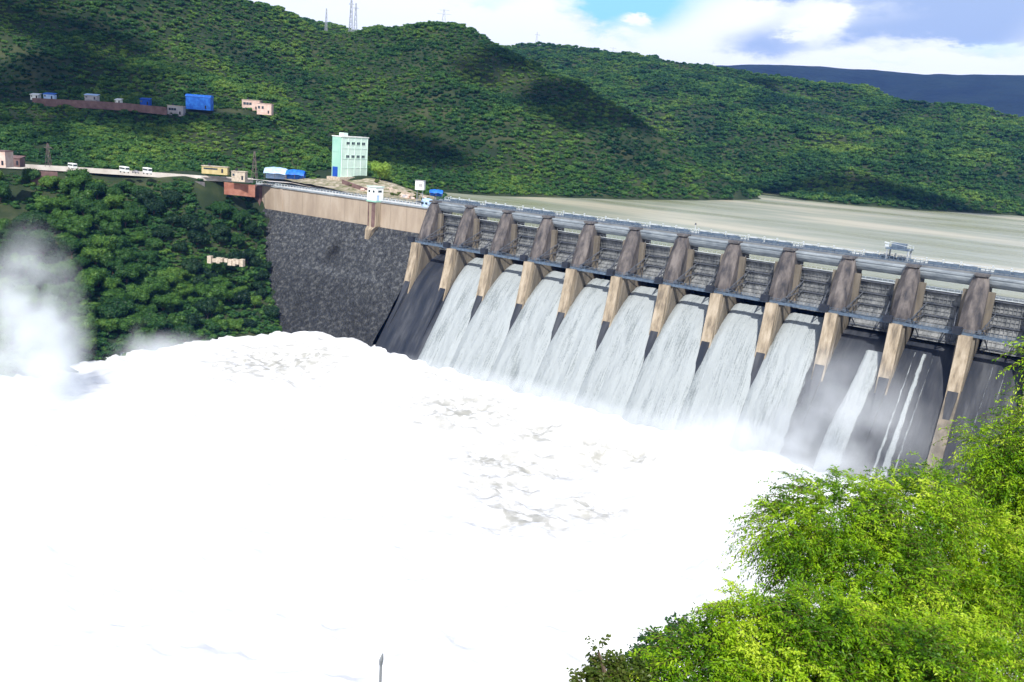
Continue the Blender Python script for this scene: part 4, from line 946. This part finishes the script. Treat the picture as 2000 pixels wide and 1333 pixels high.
# ------------------------------------------------------------------ masts and pylons
def lattice(loc, h, b, name, m, label, arms=(), cat='pylon', rz=0.5):
    g = empty(name, loc, rz, label, cat); q = MB(); n = max(4, int(h/(b*1.3))); pr = None
    for k in range(n+1):
        t = k/n; w = b*(1-.8*t)/2; z = h*t; cur = [(w*x, w*y, z) for x, y in ((-1, -1), (1, -1), (1, 1), (-1, 1))]
        if pr:
            for i in range(4): q.bar(pr[i], cur[i], h*.006, 4); q.bar(pr[i], cur[(i+1) % 4], h*.0035, 4); q.bar(cur[i], cur[(i+1) % 4], h*.0035, 4)
        pr = cur
    q.build('lattice', m, g)
    for z, w in arms:
        a = MB()
        for s in (-1, 1): a.bar((0, 0, z*h), (s*w, 0, z*h+.3), h*.007, 4); a.bar((0, 0, z*h+h*.05), (s*w, 0, z*h+.3), h*.005, 4)
        a.build('arm', m, g)
    return g
lattice(tuple(atz(497, 350, .2)), 15, 2.6, 'lattice_mast', 'mast', 'dark rusty lattice mast standing on the road at the left end of the dam', cat='mast')
lattice(tuple(atz(95, 326, .5)), 12, 2.4, 'lattice_mast', 'mast', 'dark lattice mast above the road at the far left', ((.8, 2.2),), cat='mast')
def gp2(px, py, d):
    p = at(px, py, d); z = hz(p[0], p[1]); return (p[0], p[1], min(p[2], z)-2)
for px, py, d, hpx, w, lb, arms in ((685, 56, 1250, 62, 5, 'tall thin grey pylon on the skyline ridge, left of a closely spaced pair', ((.8, 4),)), (694, 58, 1240, 50, 5, 'grey pylon on the skyline ridge, right of a closely spaced pair', ((.85, 4),)),
        (637, 50, 1300, 32, 4, 'short thin pylon on the skyline left of the tall pair', ()), (866, 52, 950, 32, 5, 'pale pylon with wide arms on top of the central hill', ((.75, 8), (.95, 6))),
        (1047, 100, 1950, 36, 7, 'thin pylon on the skyline right of the central hill', ((.85, 7),)), (1071, 102, 1960, 14, 5, 'short pylon on the skyline just right of a taller thin one', ((.8, 6),)),
        (1196, 114, 1900, 20, 7, 'small pylon on the long skyline ridge right of centre', ((.7, 10), (.95, 8))), (1392, 130, 1800, 10, 5, 'tiny pylon on the skyline where the far blue hills begin', ((.8, 6),))):
    p = gp2(px, py, d); base = p[2]; topz = at(px, py-hpx, d)[2]; lattice(p, topz-base, w, 'pylon', 'steel', lb, arms)

# ------------------------------------------------------------------ people near the blue shelter
def person(loc, shirt, label, rz=0, s=1.0):
    g = empty('person', loc, rz, label, 'person'); me = bpy.data.meshes.new('body')
    J = [(0, 0, .93), (0, 0, 1.2), (0, 0, 1.42), (0, 0, 1.52), (0, 0, 1.68), (-.1, 0, .9), (-.12, .02, .48), (-.12, 0, .06), (.1, 0, .9), (.13, -.05, .48), (.14, .03, .06), (-.19, 0, 1.4), (-.26, 0, 1.12), (-.24, -.08, .86), (.19, 0, 1.4), (.27, 0, 1.13), (.25, -.1, .88), (-.12, -.14, .04), (.14, -.12, .04)]
    E_ = [(0, 1), (1, 2), (2, 3), (3, 4), (0, 5), (5, 6), (6, 7), (0, 8), (8, 9), (9, 10), (2, 11), (11, 12), (12, 13), (2, 14), (14, 15), (15, 16), (7, 17), (10, 18)]
    rr = [.14, .13, .14, .055, .1, .1, .07, .045, .1, .07, .045, .06, .045, .035, .06, .045, .035, .04, .04]
    me.from_pydata(J, [], []); me = bpy.data.meshes.new('body'); me.from_pydata(J, E_, []); o = bpy.data.objects.new('body', me); COL.objects.link(o); o.parent = g
    sk = o.modifiers.new('skin', 'SKIN')
    for v, r in zip(me.skin_vertices[0].data, rr): v.radius = (r, r*.8)
    me.skin_vertices[0].data[0].use_root = True
    o.modifiers.new('sub', 'SUBSURF').levels = 1; me.materials.append(MT['skin'])
    m = MB(); m.loft([[(.21*k*math.cos(a), .15*k*math.sin(a), z) for a in np.linspace(0, 6.283, 9)[:-1]] for z, k in ((.9, .9), (1.1, .95), (1.38, 1.05), (1.46, .6))], cap=False); m.build('shirt', shirt, g)
    m = MB()
    for x in (-.11, .11): m.loft([[(x+.1*k*math.cos(a), .1*k*math.sin(a), z) for a in np.linspace(0, 6.283, 9)[:-1]] for z, k in ((.1, .7), (.5, .9), (.92, 1.15))], cap=False)
    m.build('trousers', 'cloth', g)
for k, (x, y, sh, lb) in enumerate(((-9.5, 7.5, 'cloth2', 'person in a red top standing by the blue shelter at the far pier'), (-11.5, 8.5, 'white', 'person in a white shirt standing left of the blue shelter'), (-14, 7, 'bluet', 'person in a blue shirt on the crest road near the leftmost pier'))):
    person((x, y, -3.6), sh, lb, .6*k)

# ------------------------------------------------------------------ pole at the bottom
pb = at(742, 1340, 24); ph = at(744.5, 1266, 24)
g = empty('metal_pole', (pb[0], pb[1], hz(pb[0], pb[1])-.3), 0, 'thin blue grey metal pole rising at the bottom of the picture against white foam', 'pole')
h_ = ph[2]-(hz(pb[0], pb[1])-.3); m = MB(); m.tube([(0, 0, 0), (.02, 0, h_*.5), (.0, 0, h_-.35)], [.06, .05, .036], 8); m.build('shaft', 'steel', g)
m = MB(); m.tube([(0, 0, h_-.36), (.01, 0, h_-.2), (.05, 0, h_)], [.045, .06, .02], 8); m.build('tip', 'steel', g)

# ------------------------------------------------------------------ foreground trees: feathery sprays of small leaves
def feather(lobes, n_spray, ln, lw, seglen, droop=.5, perseg=26, spread=.18, grow=1.0):
    lobes = np.array(lobes); wgt = (lobes[:, 3]*lobes[:, 4]*lobes[:, 5])**(2/3); wgt /= wgt.sum(); idx = rng.choice(len(lobes), n_spray, p=wgt)
    d = rng.normal(size=(n_spray, 3)); d[:, 2] = d[:, 2]*.8+.15; d /= np.linalg.norm(d, axis=1)[:, None]
    r0 = .25+.62*rng.random((n_spray, 1))**.6; st = lobes[idx, :3]+d*r0*lobes[idx, 3:6]
    dirs = d+rng.normal(size=d.shape)*.35; dirs /= np.linalg.norm(dirs, axis=1)[:, None]
    Ls = seglen*(.6+.7*rng.random((n_spray, 1)))*grow
    t = np.linspace(.05, 1, perseg)[None, :, None]
    P = st[:, None, :]+dirs[:, None, :]*Ls[:, None]*t; P[:, :, 2] -= droop*(Ls*t[:, :, 0]**2)
    T = dirs[:, None, :]*np.ones_like(t); T = T.copy(); T[:, :, 2] -= droop*2*t[:, :, 0]; T /= np.linalg.norm(T, axis=2)[:, :, None]
    side = np.cross(T, np.array([0, 0, 1.0])); side /= np.maximum(np.linalg.norm(side, axis=2), .05)[:, :, None]
    sg = np.where(np.arange(perseg) % 2 == 0, 1, -1)[None, :, None]
    ld = side*sg*.8+T*.55+rng.normal(size=T.shape)*.38; ld[:, :, 2] -= .12; ld /= np.linalg.norm(ld, axis=2)[:, :, None]
    base = (P+rng.normal(size=P.shape)*spread*.12).reshape(-1, 3); ld = ld.reshape(-1, 3)
    up = np.array([0, 0, 1.0])+rng.normal(size=ld.shape)*.55; w = np.cross(ld, up); w /= np.maximum(np.linalg.norm(w, axis=1), .05)[:, None]
    s = (.7+.6*rng.random((len(base), 1))); Lf = ln*s; wf = lw*s
    V = np.stack([base, base+ld*Lf*.5+w*wf*.5, base+ld*Lf, base+ld*Lf*.5-w*wf*.5], 1)
    V[:, 2, 2] -= (Lf[:, 0]*.12); V = V.reshape(-1, 3); Q = np.arange(len(V)).reshape(-1, 4)
    tint = np.repeat(rng.random(n_spray)*.75, perseg)+rng.random(n_spray*perseg)*.25
    # twig of every spray as a thin strip
    tw = P[:, ::5, :]; k = tw.shape[1]; off = np.array([0, 0, .006]); VT = np.stack([tw-off, tw+off], 2).reshape(-1, 3); b = np.arange(n_spray)[:, None]*k*2+np.arange(k-1)[None, :]*2
    QT = np.stack([b, b+1, b+3, b+2], -1).reshape(-1, 4)
    return V, Q, tint, VT, QT
MT['leafN'] = leafmat('sunlit yellow green leaves', [(.020, .075, .004), (.11, .27, .006), (.32, .53, .012), (.60, .74, .06)], .38, rnd='tint', gloss=.4)
MT['leafD'] = leafmat('olive brown green leaves', [(.035, .07, .010), (.07, .12, .015), (.13, .16, .03)], .35, rnd='tint', gloss=.4)
MT['twig'] = mat('brown twig', (.10, .07, .035), (.18, .13, .06), 4)
def fgtree(lob_px, d0, label, name, m, n_spray, ln=.125, lw=.042, seg=.9, droop=.5, perseg=26, trunk_px=None, extra=()):
    lobes = []
    for (px, py, rx, ry, dd) in lob_px:
        p = at(px, py, d0+dd); s = (d0+dd)/F; lobes.append((p[0], p[1], p[2], rx*s, rx*s*.9, ry*s))
    tb = at(*(trunk_px or (lob_px[0][0]+80, 1900)), d0); bx, by = tb[0], tb[1]; bz = hz(bx, by)-.4
    g = empty(name, (bx, by, bz), 0, label, 'tree'); o = np.array([bx, by, bz])
    V, Q, tint, VT, QT = feather(lobes, n_spray, ln, lw, seg, droop, perseg)
    npmesh('crown', V-o, Q, m, parent=g, tint=tint)
    npmesh('twig', VT-o, QT, 'twig', parent=g)
    t = MB(); cen = np.mean([l[:3] for l in lobes], axis=0)
    t.tube([(0, 0, 0), tuple((cen-o)*.35+np.array([.2, 0, .3])), tuple((cen-o)*.75)], [.24, .17, .1], 8)
    for l in lobes:
        e = np.array(l[:3])-o; md_ = (cen-o)*.7; t.tube([tuple(md_*.8), tuple((md_+e)/2+np.array([0, 0, .3])), tuple(e)], [.1, .06, .02], 5)
    t.build('trunk', 'bark', g); return g
fgtree([(1640, 1010, 130, 70, 0), (1780, 1010, 110, 85, 1), (1900, 1080, 110, 100, 1.5), (1540, 1040, 80, 50, -.5), (1700, 1120, 150, 90, -1), (1580, 1110, 75, 60, 0), (1850, 1200, 140, 100, 0), (1960, 1180, 100, 130, 1), (1820, 955, 50, 40, 2)], 27,
       'bright yellow green feathery tree at the lower right, largest of the near trees', 'feathery_tree', 'leafN', 5200, seg=1.0)
fgtree([(2000, 930, 90, 80, 0), (2060, 850, 90, 110, 0), (1950, 1010, 80, 70, 1), (2090, 1020, 140, 150, 0), (1930, 870, 55, 22, 0), (2040, 700, 40, 22, -1), (1990, 960, 90, 80, 0)], 31,
       'feathery green tree at the right edge reaching up against the dark chutes', 'feathery_tree', 'leafN', 3300, seg=1.1, trunk_px=(2150, 1700))
fgtree([(1500, 1260, 130, 70, 0), (1620, 1240, 130, 80, .5), (1380, 1290, 100, 55, -.5), (1750, 1290, 150, 80, 0), (1900, 1310, 150, 90, .5), (1460, 1210, 70, 40, 0), (1560, 1370, 240, 90, -1), (1300, 1350, 100, 45, -1), (1820, 1390, 220, 80, -1)], 20,
       'bright green feathery tree filling the bottom right corner below the largest one', 'feathery_tree', 'leafN', 5600, ln=.10, lw=.038, seg=.75)
fgtree([(1190, 1315, 36, 26, 0), (1230, 1340, 60, 40, 0), (1150, 1345, 40, 20, 0), (1168, 1270, 7, 10, 0)], 19,
       'small olive brown shrub at the bottom centre beside the bright green tree', 'shrub', 'leafD', 420, ln=.09, lw=.06, seg=.3, droop=.2, perseg=16, trunk_px=(1230, 1600))
fgtree([(1290, 1265, 32, 22, 0), (1330, 1235, 20, 16, 0), (1265, 1290, 26, 18, 0)], 24,
       'small dark green treetop behind the bottom right foliage', 'leafy_tree', 'treeA', 300, ln=.10, lw=.07, seg=.35, droop=.2, perseg=16, trunk_px=(1300, 1600))

# ------------------------------------------------------------------ spray mist (volumes) and haze
def mist(name, c, r, dens, label, nscale=.05, lo=.38, hi=.62, col=(.92, .96, 1.0), zbias=0.0):
    bm = bmesh.new(); bmesh.ops.create_icosphere(bm, subdivisions=3, radius=1); me = bpy.data.meshes.new(name); bm.to_mesh(me); bm.free()
    o = bpy.data.objects.new(name, me); COL.objects.link(o); o.location = c; o.scale = r
    m = bpy.data.materials.new(name); m.use_nodes = True; t = m.node_tree; n = t.nodes; l = t.links; n.remove(n['Principled BSDF'])
    pv = n.new('ShaderNodeVolumePrincipled'); pv.inputs['Color'].default_value = (*col, 1); pv.inputs['Anisotropy'].default_value = -.2
    tc = n.new('ShaderNodeTexCoord'); ln_ = n.new('ShaderNodeVectorMath'); ln_.operation = 'LENGTH'; l.new(tc.outputs['Object'], ln_.inputs[0])
    f = n.new('ShaderNodeMapRange'); f.interpolation_type = 'SMOOTHSTEP'; f.inputs[1].default_value = 1.0; f.inputs[2].default_value = .1; l.new(ln_.outputs['Value'], f.inputs[0])
    g = n.new('ShaderNodeNewGeometry'); z = n.new('ShaderNodeTexNoise'); z.inputs['Scale'].default_value = nscale; z.inputs['Detail'].default_value = 3; l.new(g.outputs['Position'], z.inputs['Vector'])
    q = n.new('ShaderNodeMapRange'); q.inputs[1].default_value = lo; q.inputs[2].default_value = hi; l.new(z.outputs[0], q.inputs[0])
    a = n.new('ShaderNodeMath'); a.operation = 'MULTIPLY'; l.new(f.outputs[0], a.inputs[0]); l.new(q.outputs[0], a.inputs[1])
    b = n.new('ShaderNodeMath'); b.operation = 'MULTIPLY'; l.new(a.outputs[0], b.inputs[0]); b.inputs[1].default_value = dens; l.new(b.outputs[0], pv.inputs['Density'])
    l.new(pv.outputs[0], n['Material Output'].inputs['Volume']); me.materials.append(m)
    try: m.cycles.volume_step_rate = 3
    except Exception: pass
    return tag(o, label, 'mist', kind='stuff')
c = at(70, 650, 322); mist('mist', tuple(c), (30, 18, 46), .10, 'tall pale plume of spray rising at the left edge', .05)
c = at(40, 770, 315); mist('mist', tuple(c), (46, 22, 28), .16, 'low spray bank at the left edge', .05)
c = at(290, 690, 362); mist('mist', tuple(c), (13, 9, 18), .045, 'small wisp of spray before the left bank trees', .08)
mist('mist', (190, -60, -66), (50, 20, 20), .10, 'spray haze around the feet of the right chutes', .06)
mist('mist', (216, -50, -52), (36, 18, 34), .06, 'thin spray before the dark right chutes', .06)
MT['hz'] = bpy.data.materials.new('haze'); m = MT['hz']; m.use_nodes = True; n = m.node_tree.nodes; n.remove(n['Principled BSDF'])
pv = n.new('ShaderNodeVolumePrincipled'); pv.inputs['Color'].default_value = (.10, .30, .95, 1); pv.inputs['Density'].default_value = 4e-5; pv.inputs['Anisotropy'].default_value = 0
m.node_tree.links.new(pv.outputs[0], n['Material Output'].inputs['Volume'])
m = MB(); m.box((-200, 3900, 400), (15000, 9600, 1050)); o = m.build('haze', 'hz'); tag(o, 'faint blue haze over the valley', 'haze', kind='stuff')

# ------------------------------------------------------------------ clouds high over the valley (their shadows lie on the hills)
MT['cloud'] = mat('white cloud', (.85, .86, .9), rough=1)
CA = 1900.0
for n_, (px, py, d, a, b, cnt) in enumerate(((180, 230, 610, 150, 75, 80), (130, 90, 700, 110, 50, 40), (1120, 240, 830, 75, 70, 60), (1010, 140, 900, 40, 60, 34), (780, 300, 700, 60, 50, 34), (1680, 365, 930, 170, 38, 60), (650, 85, 1050, 50, 30, 16), (1450, 175, 1600, 120, 60, 22))):
    p = at(px, py, d); k = (CA-p[2])/sd.z; c = np.array([p[0]+sd.x*k, p[1]+sd.y*k, CA])
    bm = bmesh.new()
    for q in range(cnt):
        an = random.uniform(0, 6.28); rr = abs(random.gauss(0, .52)); r_ = random.uniform(9, 24)*(1.25-.5*min(rr, 1.4))
        bmesh.ops.create_icosphere(bm, subdivisions=2, radius=1, matrix=Matrix.Translation((a*rr*math.cos(an), b*rr*math.sin(an)*1.15, random.uniform(-6, 14)))@Matrix.Diagonal((r_*1.3, r_, 9, 1)))
    for v in bm.verts: v.co += Vector((fbm(v.co.x+n_*999, v.co.y, 12, 3)*7, fbm(v.co.y, v.co.x+n_*77, 12, 3)*7, 0))
    me = bpy.data.meshes.new('cloud'); bm.to_mesh(me); bm.free(); me.materials.append(MT['cloud']); o = bpy.data.objects.new('cloud', me); COL.objects.link(o); o.location = c
    tag(o, kind='structure')
try: SC.cycles.volume_bounces = 3
except Exception: pass

mist('mist', (105, -50, -70), (110, 11, 9), .10, 'low spray where the falling water meets the foam', .12, .3, .6)
c = atz(230, 1050, FL); mist('mist', (c[0], c[1], FL+8), (60, 60, 24), .03, 'broad soft spray over the foam at the lower left', .03, .35, .7)
c = atz(330, 720, FL); mist('mist', (c[0], c[1], FL+3), (34, 30, 14), .06, 'spray bank along the far edge of the foam', .07)
